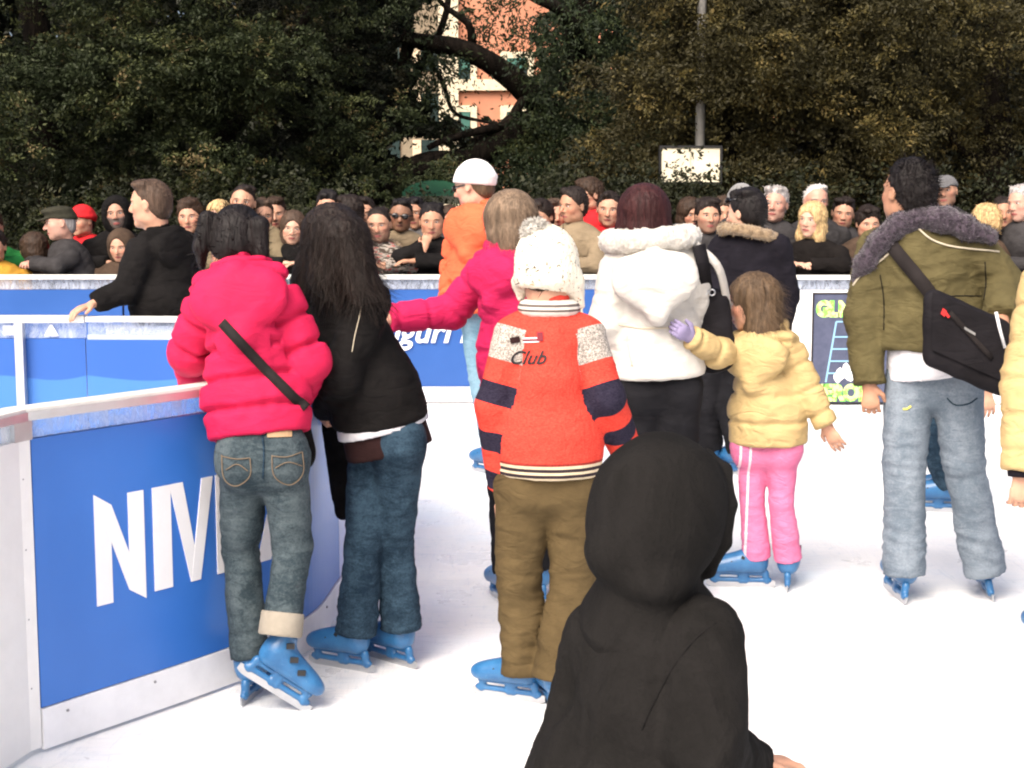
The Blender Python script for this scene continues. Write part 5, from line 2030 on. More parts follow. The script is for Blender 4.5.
    V2, F2 = box(W(343, 412, 5.10), (.09, .05, .05), rot(0, 0, 12))
    mesh_thing('tote_bag', [('bag_body', (V, F), 'coat_black', True), ('flap', (V2, F2), 'tshirt', False)], bc, 'long black tote hanging between the two girls at the boards', 'bag')

    # ---------------- woman in magenta with ash bob
    p3 = skater(dict(Y=5.76, head=(42, -6, 0), skin='skin_pale', hs=.25, hw=.16, h=.0095, hf=.007,
                     J=dict(head=(509, 224, .02), neck=(508, 250, .0), sa=(487, 268, .10), sb=(536, 272, -.06), ea=(452, 312, .14), eb=(548, 330, -.04),
                            wa=(390, 318, .06), wb=(545, 385, .05), ha=(506, 400, .03), hb=(534, 400, -.03), ka=(503, 490, .05), kb=(530, 490, .0)),
                     fa=dict(g=(503, 602), yaw=22, s=.9), fb=dict(g=(536, 598), yaw=15, s=.9),
                     hair=('bob', 'hair_ash'), locks=3000, lockl=.04, lockw=.0009, eyes=False, handb=None,
                     jk=dict(m='magenta', b=1.1, q=.75, hem=-.16, hemr=.155, wst=.145, quilt=(.007, .12), hood=.9, stand=1.2, fold=.006, ar=(.066, .058, .058, .050)),
                     tr=dict(m='trouser_black', th=.085, flare=(.062, .060, .062), hr=.09)),
                'woman in magenta padded coat with ash coloured bob reaching an arm to the left', G1, 3)

    # ---------------- child in striped sweater and knit hat
    def kidhair(H, hs):
        return []
    hatR = rot(-8, -5, -4)

    p4 = skater(dict(Y=4.54, head=(-14, -4, -3), skin='skin', hs=.235, hw=.152, h=.007, hf=.006,
                     J=dict(head=(547, 268, .02), neck=(549, 304, .0), sa=(514, 334, .0), sb=(586, 336, .0), ea=(494, 405, -.02), eb=(606, 398, -.04),
                            wa=(504, 486, .06), wb=(626, 452, .10), ha=(524, 480, .0), hb=(574, 480, .0), ka=(519, 572, .02), kb=(573, 575, .0)),
                     fa=dict(g=(509, 699), yaw=66, s=.80), fb=dict(g=(550, 706), yaw=18, s=.82), hemz=.125,
                     hair=('crop', 'hair_brown'), locks=100, eyes=False,
                     jk=dict(m='sweater', name='sweater', b=.98, q=.78, hem=.02, hemr=.168, wst=.160, fold=.005, ar=(.062, .056, .058, .052), attrs=True),
                     tr=dict(m='khaki_trs', b=1.0, th=.084, flare=(.070, .068, .075), hr=.090, butt=.0, fold=.009, crease=1.6),
                     handb=dict(curl=.5),
                     extra=[lambda J, Rt, H: ('knit_collar', [cap(J['neck'] + Rt @ V3(math.cos(a) * .068, math.sin(a) * .06, -.012), J['neck'] + Rt @ V3(math.cos(a + .45) * .068, math.sin(a + .45) * .06, -.012), .024, k=.012)
                                                              for a in np.arange(0, 6.2, .45)], 'knit_collar', dict(h=.006))]),
                'child in red sweater with striped sleeves, brown trousers and pompom knit hat', G1, 4)
    rt, bs = p4['root'], p4['base']
    for o in rt.children:
        if o.name.startswith('knit_collar'):
            n = len(o.data.vertices)
            co = np.empty(n * 3, np.float32)
            o.data.vertices.foreach_get('co', co)
            attr(o.data, 'cz', co.reshape(-1, 3)[:, 2] + bs[2] - (W(549, 304, 4.54)[2] - .012))
    Hc = W(547, 266, 4.56)
    L = lambda x, y, z: Hc + hatR @ V3(x, y, z)
    hp_ = [ell(L(0, 0, .015), (.097, .116, .112), hatR), ell(L(0, .0, -.035), (.100, .116, .072), hatR), plane(L(0, 0, -.075), hatR @ unit(V3(-.18, .0, -1)), .01),
           cap(L(.075, .0, -.06), L(.092, .02, -.125), .035, .014, k=.03), cap(L(-.085, .03, -.05), L(-.09, .03, -.09), .03, .012, k=.03)]
    V, F = sdf_mesh(hp_, .006, .02)
    V = fold(.0045, (60, 60, 24), 3)(V, vnormals(V, F))
    link('knit_hat', mesh_data('knit_hat', V - bs, F, M['speckled']), rt)
    V, F = sdf_mesh([ell(W(536, 233, 4.54), (.042, .042, .04))], .006)
    tf = fur_tufts(V, vnormals(V, F), 1500, .014, np.random.default_rng(3), .0022)
    link('pompom', mesh_data('pompom', *(lambda q: (q[0] - bs, q[1]))(quads([(V, F), tf])), M['whitefur']), rt)
    line_pts = [L(.092, .02, -.12), L(.10, -.0, -.17), L(.09, -.02, -.20)]
    V, F = tube(line_pts, .005, 6)
    link('hat_string', mesh_data('hat_string', V - bs, F, M['speckled']), rt)
    ks = (id(rt), 'jk')
    decal(ks, text_tris('Club', 19, .45, .3), 508, 364, 1.0, 'black_print', rt, bs, 'embroidery', .004)
    pp = [((511, 347), (517, 338), (519, 341)), ]
    decal(ks, gridquad(-5, -3, 5, 3, 2), 515, 340, 1, 'maroon_knit', rt, bs, 'embroidery', .004, .2)
    M['maroon_print'] = plain('dark_red_thread', (.16, .008, .02), .8)
    decal(ks, gridquad(-8, -2.5, 8, 2.5, 2), 531, 340, 1, 'white_print', rt, bs, 'embroidery', .003, .03)
    decal(ks, gridquad(-8, -1, 8, 1, 2), 531, 340, 1, 'maroon_print', rt, bs, 'embroidery', .005, .03)
    decal(ks, gridquad(-3, -4, 3, 5, 2), 540, 337, 1, 'maroon_print', rt, bs, 'embroidery', .005, .03)

    # ---------------- woman in white coat
    p5 = skater(dict(Y=5.81, head=(-6, -3, 0), skin='skin', hs=.26, hw=.155, h=.009, hf=.007,
                     J=dict(head=(644, 219, .0), neck=(650, 248, .0), sa=(621, 266, .0), sb=(688, 266, .0), ea=(607, 322, -.02), eb=(695, 320, .10),
                            wa=(612, 362, .10), wb=(684, 338, .30), ha=(636, 385, .0), hb=(678, 385, .0), ka=(640, 480, .03), kb=(676, 480, .0)),
                     fa=dict(g=(640, 590), yaw=8, s=1.0), fb=dict(g=(678, 598), yaw=-12, s=1.0),
                     hair=('bob', 'hair_red'), locks=3000, lockl=.035, lockw=.0009, hamp=.004, eyes=False, handb=None,
                     jk=dict(m='white_coat', b=1.1, q=.70, hem=.03, hemr=.190, wst=.150, hood=1.2, hy=-.015, quilt=(.004, .16), fold=.009, ar=(.072, .064, .062, .054)),
                     fur=dict(m='whitefur', r=(.150, .10), t=.046, z=.035, tilt=.0, n=900, l=.005, amp=.009),
                     tr=dict(m='trouser_black', th=.09, flare=(.07, .075, .085), hr=.10)),
                'woman in white coat with white fur collar and dark red bobbed hair', G1, 5)
    rt, bs = p5['root'], p5['base']
    kj = (id(rt), 'jk')
    M['seam_cream'] = plain('cream_seam', (.60, .53, .40), .8)
    line(kj, [(618, 324), (640, 328), (665, 328), (690, 326)], .006, 'seam_cream', rt, bs, 'seam')
    line(kj, [(627, 335), (629, 350), (632, 366)], .004, 'seam_cream', rt, bs, 'seam')
    # black bag on her right side
    Yb = 5.86
    bp = [cap(W(711, 306, Yb), W(714, 352, Yb), .072, .085, n=(.25, 1, 0), q=.55), cap(W(706, 340, Yb), W(724, 352, Yb), .06, .05, n=(.2, 1, 0), q=.6)]
    V, F = sdf_mesh(bp, .008, .03)
    V = fold(.008, (10, 10, 10), 5)(V, vnormals(V, F))
    sp = spline([W(698, 245, 5.72), W(703, 268, 5.73), W(707, 295, 5.86)], 14)
    V2, F2 = ribbon(sp, np.tile(V3(.3, -.95, 0), (len(sp), 1)), .05, .012)
    sp = spline([W(694, 244, 5.74), W(718, 268, 5.76), W(728, 310, 5.90)], 14)
    V3_, F3 = ribbon(sp, np.tile(V3(.3, -.95, 0), (len(sp), 1)), .030, .010)
    rings = []
    for px in (698, 705, 712):
        c = W(px, 291 + (px - 698) * .1, Yb - .06)
        rings.append(tube([c + V3(math.cos(a), 0, math.sin(a)) * .012 for a in np.linspace(0, 6.28, 9)], .0035, 5, False))
    mesh_thing('handbag', [('bag_body', (V, F), 'bagblack', True), ('strap', (V2, F2), 'bagblack', True), ('strap', (V3_, F3), 'white_coat', True)] +
               [('ring', r_, 'steel', True) for r_ in rings], W(711, 330, Yb), 'black handbag with metal rings hanging at the side of the white coat', 'bag')

    # ---------------- girl in cream quilted jacket and pink trousers
    p6 = skater(dict(Y=5.93, head=(78, -8, 4), skin='skin', hs=.24, hw=.125, h=.0085, hf=.007,
                     J=dict(head=(753, 304, .0), neck=(766, 331, .0), sa=(747, 348, .06), sb=(788, 348, -.04), ea=(717, 353, -.14), eb=(807, 388, -.06),
                            wa=(691, 337, -.24), wb=(826, 424, -.08), ha=(753, 440, .02), hb=(783, 440, -.02), ka=(752, 500, .03), kb=(781, 500, -.02)),
                     fa=dict(g=(741, 587), yaw=84, s=.88), fb=dict(g=(788, 585), yaw=-12, s=.88), hemz=.14,
                     hair=('long', 'hair_light'), locks=4000, lockl=.05, lockw=.0008, hamp=.010, gaze=0,
                     jk=dict(m='cream', b=1.05, q=.82, hem=-.02, hemr=.152, wst=.140, quilt=(.010, .105), hood=.98, stand=1.2, fold=.005, ar=(.058, .052, .050, .042)),
                     tr=dict(m='pinktr', th=.060, flare=(.049, .048, .058), hr=.08, fold=.004, crease=.6),
                     handa=None, handb=dict(curl=.3, l=.14)),
                'little girl in cream quilted jacket and pink trousers holding the white coat', G1, 6)
    rt, bs = p6['root'], p6['base']
    for o in rt.children:
        if o.name.startswith('trousers'):
            n = len(o.data.vertices)
            co = np.empty(n * 3, np.float32)
            o.data.vertices.foreach_get('co', co)
            co = co.reshape(-1, 3) + bs
            x = (co[:, 0]) / co[:, 1] * FPX + 512
            mid = (W(753, 440, 5.95)[0] + W(783, 440, 5.91)[0]) / 2
            sx = np.where(co[:, 0] < mid, co[:, 0] - (W(743, 500, 5.91)[0]), 1.0)
            attr(o.data, 'sx', sx)
    V, F = sdf_mesh([p for p in hand_prims(W(692, 338, 5.69), unit(W(674, 327, 5.62) - W(692, 338, 5.69)), V3(0, 1, 0), .135, .7, -1, .02)], .005, .008)
    M['lilac'] = cloth('lilac_knit_glove', (.24, .21, .34), .1, .003)
    V = V + vnormals(V, F) * .002
    link('glove', mesh_data('glove', V - bs, F, M['lilac']), rt)

    # ---------------- skater in dark jacket with sunglasses on the head
    p7 = skater(dict(Y=8.48, head=(48, -4, 0), skin='skin_pale', hs=.265, hw=.17, h=.011, hf=.008, glasses=True, gl_z=.27, gl_y=-.02,
                     J=dict(head=(746, 214, .0), neck=(749, 238, .0), sa=(722, 248, .10), sb=(778, 248, -.08), ea=(708, 290, .10), eb=(787, 295, -.06),
                            wa=(708, 325, -.02), wb=(780, 338, -.05), ha=(718, 350, .03), hb=(745, 350, -.03), ka=(706, 405, .03), kb=(728, 408, .0)),
                     fa=dict(g=(702, 470), yaw=35, s=1.0), fb=dict(g=(733, 474), yaw=25, s=1.0),
                     hair=('volume', 'hair_black'), hamp=.004, locks=200,
                     jk=dict(m='navy', b=1.22, q=.7, hem=-.05, hemr=.19, wst=.18, fold=.010),
                     fur=dict(m='beigefur', r=(.150, .11), t=.032, z=.02, tilt=-.02, n=900, l=.012),
                     tr=dict(m='trouser_black', th=.09, flare=(.07, .066, .075))),
                'skater in dark navy jacket with tan fur collar and sunglasses pushed up', G1, 7)

    # ---------------- man in olive jacket
    def ofur(J, Rt, H):
        N_ = J['neck']
        P = []
        L = lambda x, y, z: N_ + Rt @ V3(x, y, z)
        pts = [(-.235, -.02, -.175), (-.20, -.06, -.11), (-.13, -.06, -.035), (-.06, -.05, .015), (.02, -.05, .03), (.11, -.06, .015), (.19, -.07, -.03), (.27, -.06, -.075)]
        rd = [.030, .038, .042, .044, .044, .047, .042, .030]
        for i in range(len(pts) - 1):
            P.append(cap(L(*pts[i]), L(*pts[i + 1]), rd[i], rd[i + 1], n=Rt[:, 1], q=.85, k=.02))
        P.append(cap(L(-.08, .02, -.01), L(-.10, .08, -.06), .045, .035, k=.02))
        P.append(cap(L(.08, .02, -.01), L(.08, .09, -.06), .045, .035, k=.02))
        return 'fur_lined_hood', P, 'greyfur', dict(h=.009, fold=.011, fs=(13, 13, 13), tufts=1800, tl=.012, k=.02)

    p8 = skater(dict(Y=5.83, head=(27, 3, 3), skin='skin_tan', hs=.262, hw=.16, h=.008, hf=.0065, nr=.062,
                     J=dict(head=(908, 194, .03), neck=(915, 226, .0), sa=(878, 250, .07), sb=(972, 246, -.03), ea=(864, 318, .06), eb=(1004, 286, -.06),
                            wa=(869, 384, .0), wb=(1001, 318, -.24), ha=(910, 378, .02), hb=(957, 378, -.02), ka=(904, 462, -.02), kb=(964, 465, -.03)),
                     fa=dict(g=(894, 596), yaw=2, roll=10, s=1.0), fb=dict(g=(986, 593), yaw=-6, roll=-12, s=1.0), hemz=.105,
                     hair=('short', 'hair_black'), hamp=.013, hsc=(30, 30, 22), locks=2200, lockl=.026, lockw=.0016, eyes=True,
                     jk=dict(m='olive', b=1.12, q=.70, hem=.125, hemr=.205, wst=.185, fold=.014, fs=(7, 7, 10), ar=(.076, .066, .064, .056), slx=-.14),
                     tr=dict(m='jeans_grey', b=1.0, th=.094, flare=(.080, .078, .082), hr=.102, fold=.009, crease=1.9, name='jeans'),
                     handa=dict(curl=.75, l=.165), handb=dict(curl=.6),
                     extra=[ofur, lambda J, Rt, H: ('tshirt', [cap((J['ha'] + J['hb']) / 2 + Rt[:, 2] * .19, (J['ha'] + J['hb']) / 2 + Rt[:, 2] * .015, .150, .180, n=Rt[:, 1], q=.85, cut=True)], 'tshirt', dict(fold=.005))]),
                'tall dark haired man in olive jacket and grey jeans with a black bag', G1, 8)
    rt, bs = p8['root'], p8['base']
    kj = (id(rt), 'jk')
    line(kj, [(853, 286), (864, 272), (884, 258), (898, 243)], .007, 'piping', rt, bs, 'piping', .004)
    line(kj, [(918, 228), (932, 240), (955, 247), (985, 250), (999, 252)], .007, 'piping', rt, bs, 'piping', .004)
    for pts in ([(880, 275), (884, 300), (884, 330)], [(985, 262), (986, 285), (984, 300)], [(930, 298), (955, 296), (982, 296)]):
        line(kj, pts, .004, 'coat_black', rt, bs, 'seam', .001)
    M['yel_stitch'] = plain('yellow_thread', (.62, .58, .12), .8)
    line((id(rt), 'tr'), [(903, 409), (907, 409), (911, 406)], .008, 'yel_stitch', rt, bs, 'stitching')
    for pts in ([(947, 398), (955, 405), (968, 404), (977, 398)],):
        line((id(rt), 'tr'), pts, .005, 'jeans_dark', rt, bs, 'stitching')
    # his messenger bag: real box with flap, hung slanting
    Yq = 5.52
    cor = [(931, 293), (994, 318), (1007, 371), (984, 402), (929, 360)]
    quadp = [W(930, 292, Yq), W(1002, 322, Yq), W(1006, 396, Yq), W(929, 362, Yq)]
    cc = sum(quadp) / 4
    ex = unit(quadp[2] - quadp[3]); ez = unit(quadp[0] - quadp[3]); ey = unit(np.cross(ez, ex)); 
    Rb = np.stack([ex, ey, ez], 1)
    wv = np.linalg.norm(quadp[2] - quadp[3]); hv = np.linalg.norm(quadp[0] - quadp[3])
    P = []
    A, B = cc - ex * (wv / 2 - .02), cc + ex * (wv / 2 - .02)
    D_ = unit(ez)
    for t in np.linspace(-1, 1, 7):
        P.append(cap(A + ez * t * (hv / 2 - .02), B + ez * t * (hv / 2 - .02), .034, n=ey, q=.9, k=.03))
    V, F = sdf_mesh(P, .008, .03)
    V = fold(.006, (8, 8, 8), 8)(V, vnormals(V, F))
    fl = []
    gv, gf = gridquad(0, 0, 1, 1, 8)
    GV = []
    for x, y, _ in gv:
        p_ = cc + ex * (x - .5) * wv * .98 + ez * (hv * .5 - y * hv * .82) - ey * 0
        GV.append(p_)
    toward = -np.sign(np.dot(ey, V3(0, 1, 0))) * ey
    GV = np.array(GV) + toward * .040
    GV2 = GV + toward * .005
    nF = len(GV)
    V2 = np.concatenate([GV, GV2]); F2 = np.concatenate([gf, gf[:, ::-1] + nF])
    pp, nn = snap(kj, [(884, 236), (897, 252), (914, 272), (931, 294)], .012)
    st_ = ribbon(pp, nn, .052, .006)
    V4, F4 = ribbon(np.array([cc + toward * .048 + ex * (t - .5) * wv * .55 + ez * (hv * .32 - .10 * t) for t in np.linspace(0, 1, 8)]), np.tile(toward, (8, 1)), .018, .004)
    c_l = cc + toward * .050 - ex * wv * .34 + ez * hv * .28
    logo = [box(c_l + ex * .006, (.030, .004, .012), Rb @ rot(0, 0, 40)), box(c_l - ex * .004 + toward * .0005, (.016, .004, .026), Rb @ rot(0, 0, 20))]
    tagp = box(cc + toward * .053 - ex * wv * .02 + ez * hv * .18, (.045, .003, .010), Rb @ rot(0, 0, 8))
    pull = tube([W(996, 312, Yq - .05), W(1000, 330, Yq - .06), W(1005, 348, Yq - .05)], .006, 7)
    root8 = mesh_thing('messenger_bag', [('bag_body', (V, F), 'bagblack', True), ('flap', (V2, F2), 'bagblack', True), ('strap', st_, 'strap', True), ('trim', (V4, F4), 'strap', True),
                                 ('logo', logo[0], 'red_logo', False), ('logo', logo[1], 'red_logo', False), ('label_tag', tagp, 'grey_cloth', False), ('zip_cord', pull, 'white_print', True)], cc,
               'black messenger bag with a small red mark slung behind the olive jacket', 'bag')

    # ---------------- figure at the right edge
    p9 = skater(dict(Y=5.05, head=(20, 0, 0), skin='skin', hs=.25, hw=.15, h=.010, hf=.009,
                     J=dict(head=(1084, 226, .0), neck=(1082, 258, .0), sa=(1046, 285, .03), sb=(1120, 285, -.0), ea=(1026, 380, .0), eb=(1134, 380, .0),
                            wa=(1022, 470, -.04), wb=(1134, 465, -.05), ha=(1060, 455, .0), hb=(1105, 455, .0), ka=(1060, 560, .0), kb=(1105, 560, .0)),
                     fa=dict(g=(1052, 655), yaw=15, s=1.0), fb=dict(g=(1110, 655), yaw=-8, s=1.0), hair=('bob', 'hair_brown'), eyes=False,
                     jk=dict(m='cream', b=1.15, q=.75, hem=-.03, quilt=(.006, .12), hood=1.0, ar=(.072, .070, .068, .058)), tr=dict(m='jeans_dark'), handa=dict(curl=.7),
                     extra=[lambda J, Rt, H: ('cuff', [cap(J['wa'] + unit(J['ea'] - J['wa']) * .03, J['wa'] - unit(J['ea'] - J['wa']) * .025, .050, .047, cut=True)], 'navy', {})]),
                'person in pale yellow jacket cut off by the right edge, one hand showing', G1, 9)

    # ---------------- small skater hidden behind the olive jacket man
    p10 = skater(dict(Y=7.42, head=(10, 0, 0), skin='skin', hs=.24, hw=.14, h=.012, hf=.009,
                      J=dict(head=(938, 262, .0), neck=(938, 284, .0), sa=(912, 298, .0), sb=(966, 298, .0), ea=(906, 340, .0), eb=(982, 345, .0),
                             wa=(906, 376, .0), wb=(986, 388, -.05), ha=(927, 378, .0), hb=(952, 378, .0), ka=(931, 440, .0), kb=(950, 440, .0)),
                      fa=dict(g=(936, 512), yaw=78, s=1.0), fb=dict(g=(944, 504), yaw=70, s=1.0), hair=('short', 'hair_brown'), eyes=False,
                      jk=dict(m='charcoal', b=1.1), tr=dict(m='jeans_dark', flare=(.065, .068, .078)), handb=dict(curl=.5)),
                 'skater in dark jeans mostly hidden behind the olive jacket man', G1, 10)

    # ---------------- man in orange jacket and white cap
    p11 = skater(dict(Y=8.45, head=(62, -10, 0), skin='skin_pale', hs=.275, hw=.18, h=.011, hf=.008, glasses=True,
                      J=dict(head=(474, 187, .0), neck=(484, 207, .0), sa=(464, 224, .12), sb=(514, 224, -.10), ea=(458, 268, .14), eb=(518, 275, -.12),
                             wa=(452, 300, -.02), wb=(498, 310, -.14), ha=(476, 312, .04), hb=(499, 312, -.04), ka=(482, 385, .03), kb=(496, 385, -.03)),
                      fa=dict(g=(488, 474), yaw=40, s=.95), fb=dict(g=(504, 470), yaw=30, s=.95), hair=('crop', 'hair_light'),
                      hat=('beanie', 'white_knit'),
                      jk=dict(m='orange', b=1.32, q=.75, hem=.0, quilt=(.016, .12), hood=1.25, fold=.006, hemr=.20, wst=.19, ar=(.078, .072, .070, .056)),
                      tr=dict(m='jeans_light', th=.09, flare=(.07, .068, .075))),
                 'tall skater in orange quilted jacket and white knit cap facing left', G1, 11)

    # ---------------- youth in black at the inner boards
    p12 = skater(dict(Y=7.72, head=(82, -2, 0), skin='skin', hs=.25, hw=.165, h=.009, hf=.0065,
                      J=dict(head=(150, 205, .0), neck=(158, 230, .0), sa=(141, 252, -.12), sb=(181, 250, .12), ea=(128, 290, -.16), eb=(188, 292, .14),
                             wa=(95, 303, -.26), wb=(160, 312, .05), ha=(164, 330, -.04), hb=(176, 330, .05), ka=(164, 410, -.03), kb=(176, 410, .04)),
                      fa=dict(g=(160, 505), yaw=75, s=1.0), fb=dict(g=(180, 500), yaw=60, s=1.0), hair=('short', 'hair_mid'), locks=600, lockl=.012, lockw=.002, hamp=.004,
                      jk=dict(m='coat_black', b=1.12, q=.95, hem=-.05, hood=1.1, fold=.010, ar=(.072, .064, .060, .048), hemr=.17, wst=.165),
                      tr=dict(m='jeans_dark'), handa=dict(n=(0, 0, -1), curl=.35, side=1)),
                 'youth in black hooded jacket facing left with a hand on the blue board', G1, 12)

    # ---------------- child in black hood close to the camera
    def cord(J, Rt, H):
        L = lambda x, y, z: H[0] + H[1] @ (V3(x, y, z) * .25)
        P = [ell(L(0, -.07, .07), V3(.485, .54, .515) * .25, H[1], .02), ell(L(0, -.13, -.20), V3(.455, .45, .36) * .25, H[1], .05),
             cap(L(0, -.13, -.46), J['neck'] - Rt[:, 2] * .045, .080, .132, k=.035), ell(L(-.16, -.30, -.40), (.05, .05, .035), None, .03), ell(L(.22, -.22, -.46), (.06, .055, .045), None, .03), ell(L(.05, -.42, -.30), (.07, .04, .05), None, .03), face_hole(H, .25, .55, (.26, .42, .44), -.06, .02)]
        for i in range(10):
            a0, a1 = i * .63, (i + 1) * .63
            P.append(cap(L(math.sin(a0) * .33, .34, -.02 + math.cos(a0) * .46), L(math.sin(a1) * .33, .34, -.02 + math.cos(a1) * .46), .016, k=.01))
        return 'hood', P, 'fabric_child', dict(h=.0045, fold=.009, fs=(6, 6, 3.2), k=.03)

    p13 = skater(dict(Y=2.74, head=(-52, -10, 0), skin='skin', hs=.25, hw=.165, h=.005, hf=.005, hh=.005, hamp=.003,
                      J=dict(head=(666, 512, .02), neck=(651, 588, .02), sa=(602, 640, .06), sb=(706, 636, -.07), ea=(566, 770, .10), eb=(704, 748, -.15),
                             wa=(620, 860, .12), wb=(750, 762, .12), ha=(556, 900, .03), hb=(668, 900, -.03), ka=(600, 1060, .05), kb=(690, 1060, -.03), aa=(600, 1130, .05), ab=(690, 1130, 0)),
                      hair=('thin', 'hair_black'), eyes=True,
                      jk=dict(m='fabric_child', b=1.0, q=.80, hem=.02, hemr=.225, wst=.205, fold=.009, drape=.016, fs=(5, 5, 5), shr=1.0, ar=(.072, .068, .064, .046)),
                      tr=dict(m='trouser_black', hr=.09), shoes=True, handb=dict(curl=.35, l=.15, d=unit(V3(.9, .35, -.12)), n=V3(.1, -.2, -1)), handa=dict(curl=.5, l=.15),
                      extra=[cord]),
                 'child in black hooded jacket seen from behind in the near foreground', G1, 13)
    rt, bs = p13['root'], p13['base']
    kj = (id(rt), 'jk')
    for pts in ([(716, 622), (692, 642), (668, 676), (652, 706), (642, 730)],):
        line(kj, pts, .003, 'coat_black', rt, bs, 'seam', .0002, .0012)
    M['purple_cuff'] = cloth('purple_knit_cuff', (.10, .045, .13), .2, .003)
    wb = W(750, 762, 2.86)
    d_ = unit(wb - W(704, 748, 2.59))
    V, F = sdf_mesh([cap(wb - d_ * .04, wb + d_ * .018, .037, .034, cut=True)], .005)
    link('cuff', mesh_data('cuff', V - bs, F, M['purple_cuff']), rt)


def spectators():
    Y = 12.0
    Rg = dict(hat=None)
    sp = spectator
    sp(-10, 228, 12.1, 200, dict(skin='skin', hair=('short', 'hair_brown'), jk=dict(m='green_cloth')), 'spectator in green jacket cut off by the left edge', 31)
    sp(-6, 247, 11.85, 190, dict(skin='skin', hair=('short', 'hair_dark'), hs=.25, jk=dict(m='yellow_cloth')), 'child in mustard jacket at the far left edge behind the boards', 32, pose='down')
    sp(60, 224, 11.95, 112, dict(skin='skin_old', hair=('thin', 'hair_grey'), hat=('flatcap', 'cap_dark'), jk=dict(m='charcoal', collar=1.3), sw=.20), 'old man in dark flat cap and charcoal coat in profile at the boards', 33)
    sp(33, 249, 12.15, 60, dict(skin='skin', hair=('bob', 'hair_brown'), hs=.25, jk=dict(m='brown_coat')), 'brown haired child low in front of the old man in the flat cap', 34, pose='down')
    sp(82, 222, 12.6, 150, dict(skin='skin', hair=('short', 'hair_dark'), hat=('beanie', 'red_cloth'), hs=.25, jk=dict(m='red_cloth', hood=1.1), extra=[scarf('whitefur')]), 'person in red knit cap and white scarf behind the old man', 35, pose='down')
    sp(117, 215, 12.2, 190, dict(skin='skin_beard', hair=('short', 'hair_dark'), hat=('hood', 'coat_black'), jk=dict(m='coat_black'), extra=[scarf('grey_cloth')]), 'bearded man with black hood up and pale scarf', 36)
    sp(121, 247, 11.85, 170, dict(skin='skin', hat=('hood', 'brown_coat'), hs=.24, hair=('short', 'hair_brown'), jk=dict(m='brown_coat')), 'small child in brown hood below the bearded man', 37, pose='down')
    sp(190, 217, 12.2, 176, dict(skin='skin', hair=('volume', 'hair_brown'), jk=dict(m='grey_coat')), 'round faced brown haired man just right of the youth in black', 38)
    sp(219, 217, 12.3, 168, dict(skin='skin_pale', hair=('wavy', 'hair_blond'), hs=.255, jk=dict(m='beige_olive'), fur=dict(m='brownfur', r=(.15, .11), t=.05)), 'blond person in fur trimmed hood left of the tall fur collar man', 39)
    sp(243, 203, 12.1, 182, dict(skin='skin_stubble', hair=('crop', 'hair_dark'), hs=.275, jk=dict(m='beige_olive', b=1.25), sw=.215, fur=dict(m='brownfur', r=(.16, .11), t=.055, z=.0)), 'tall short haired man in olive beige coat with fur hood', 40)
    sp(293, 228, 12.1, 186, dict(skin='skin_pale', hair=('long', 'hair_mid'), hs=.255, jk=dict(m='coat_black')), 'woman with long dark hair between the pink and black jackets', 41)
    sp(328, 208, 12.4, 182, dict(skin='skin', hair=('short', 'hair_black'), jk=dict(m='coat_black')), 'black haired man just above the long haired girl', 42)
    sp(348, 213, 12.2, 110, dict(skin='skin', hair=('short', 'hair_dark'), jk=dict(m='light_hood', hood=1.2)), 'person with beige hood turned left above the long haired girl', 43)
    sp(379, 226, 11.95, 176, dict(skin='skin_stubble', hair=('crop', 'hair_dark'), hs=.27, jk=dict(m='patterned', hood=1.2), fur=dict(m='beigefur', r=(.14, .10), t=.035, n=500)), 'man in patterned jacket with pale hood collar leaning on the boards', 44)
    sp(401, 216, 12.3, 184, dict(skin='skin_dark', hair=('crop', 'hair_black'), glasses=True, jk=dict(m='khaki', hood=1.0)), 'dark skinned man in sunglasses behind the patterned jacket', 45)
    sp(432, 222, 11.9, 174, dict(skin='skin_tan', hair=('short', 'hair_black'), hs=.27, jk=dict(m='coat_black')), 'young man in black leaning on the boards with a hand at his mouth', 46, pose='chin')
    sp(449, 220, 12.8, 180, dict(skin='skin', hair=('bob', 'hair_brown'), hs=.23, jk=dict(m='charcoal')), 'small faced onlooker between the hand at mouth man and the orange jacket', 47, pose='down')
    sp(541, 218, 12.3, 150, dict(skin='skin', hair=('volume', 'hair_dark'), jk=dict(m='coat_black', hood=1.1)), 'dark haired onlooker just left of the khaki jacket man', 48)
    sp(573, 206, 12.0, 138, dict(skin='skin_tan', hair=('short', 'hair_dark'), hs=.275, jk=dict(m='khaki', collar=1.5), sw=.20), 'man in khaki jacket looking left beside the white coat', 49)
    sp(589, 196, 12.6, 120, dict(skin='skin', hair=('volume', 'hair_brown'), jk=dict(m='red_cloth', hood=1.1)), 'brown haired person in red scarf behind the khaki jacket man', 50, pose='down')
    sp(609, 210, 12.3, 176, dict(skin='skin', hair=('short', 'hair_dark'), hs=.275, jk=dict(m='red_cloth', hood=1.0)), 'man with dark hair and red collar just left of the white coat', 51, pose='down')
    sp(690, 214, 12.5, 190, dict(skin='skin', hair=('wavy', 'hair_brown'), hs=.255, jk=dict(m='charcoal')), 'half hidden brown haired face just right of the white fur collar', 52, pose='down')
    sp(708, 217, 12.1, 184, dict(skin='skin_stubble', hair=('volume', 'hair_dark'), hs=.27, jk=dict(m='charcoal')), 'brown haired man in charcoal coat left of the sunglasses skater', 53)
    sp(742, 202, 12.6, 200, dict(skin='skin_old', hair=('short', 'hair_white'), hat=('beanie', 'grey_cloth'), jk=dict(m='charcoal')), 'person in pale grey knit cap behind the sunglasses skater', 54, pose='down')
    sp(775, 205, 12.3, 168, dict(skin='skin_old', hair=('short', 'hair_grey'), hs=.28, jk=dict(m='charcoal', collar=1.4), sw=.20), 'grey haired man in dark coat left of the blonde woman', 55)
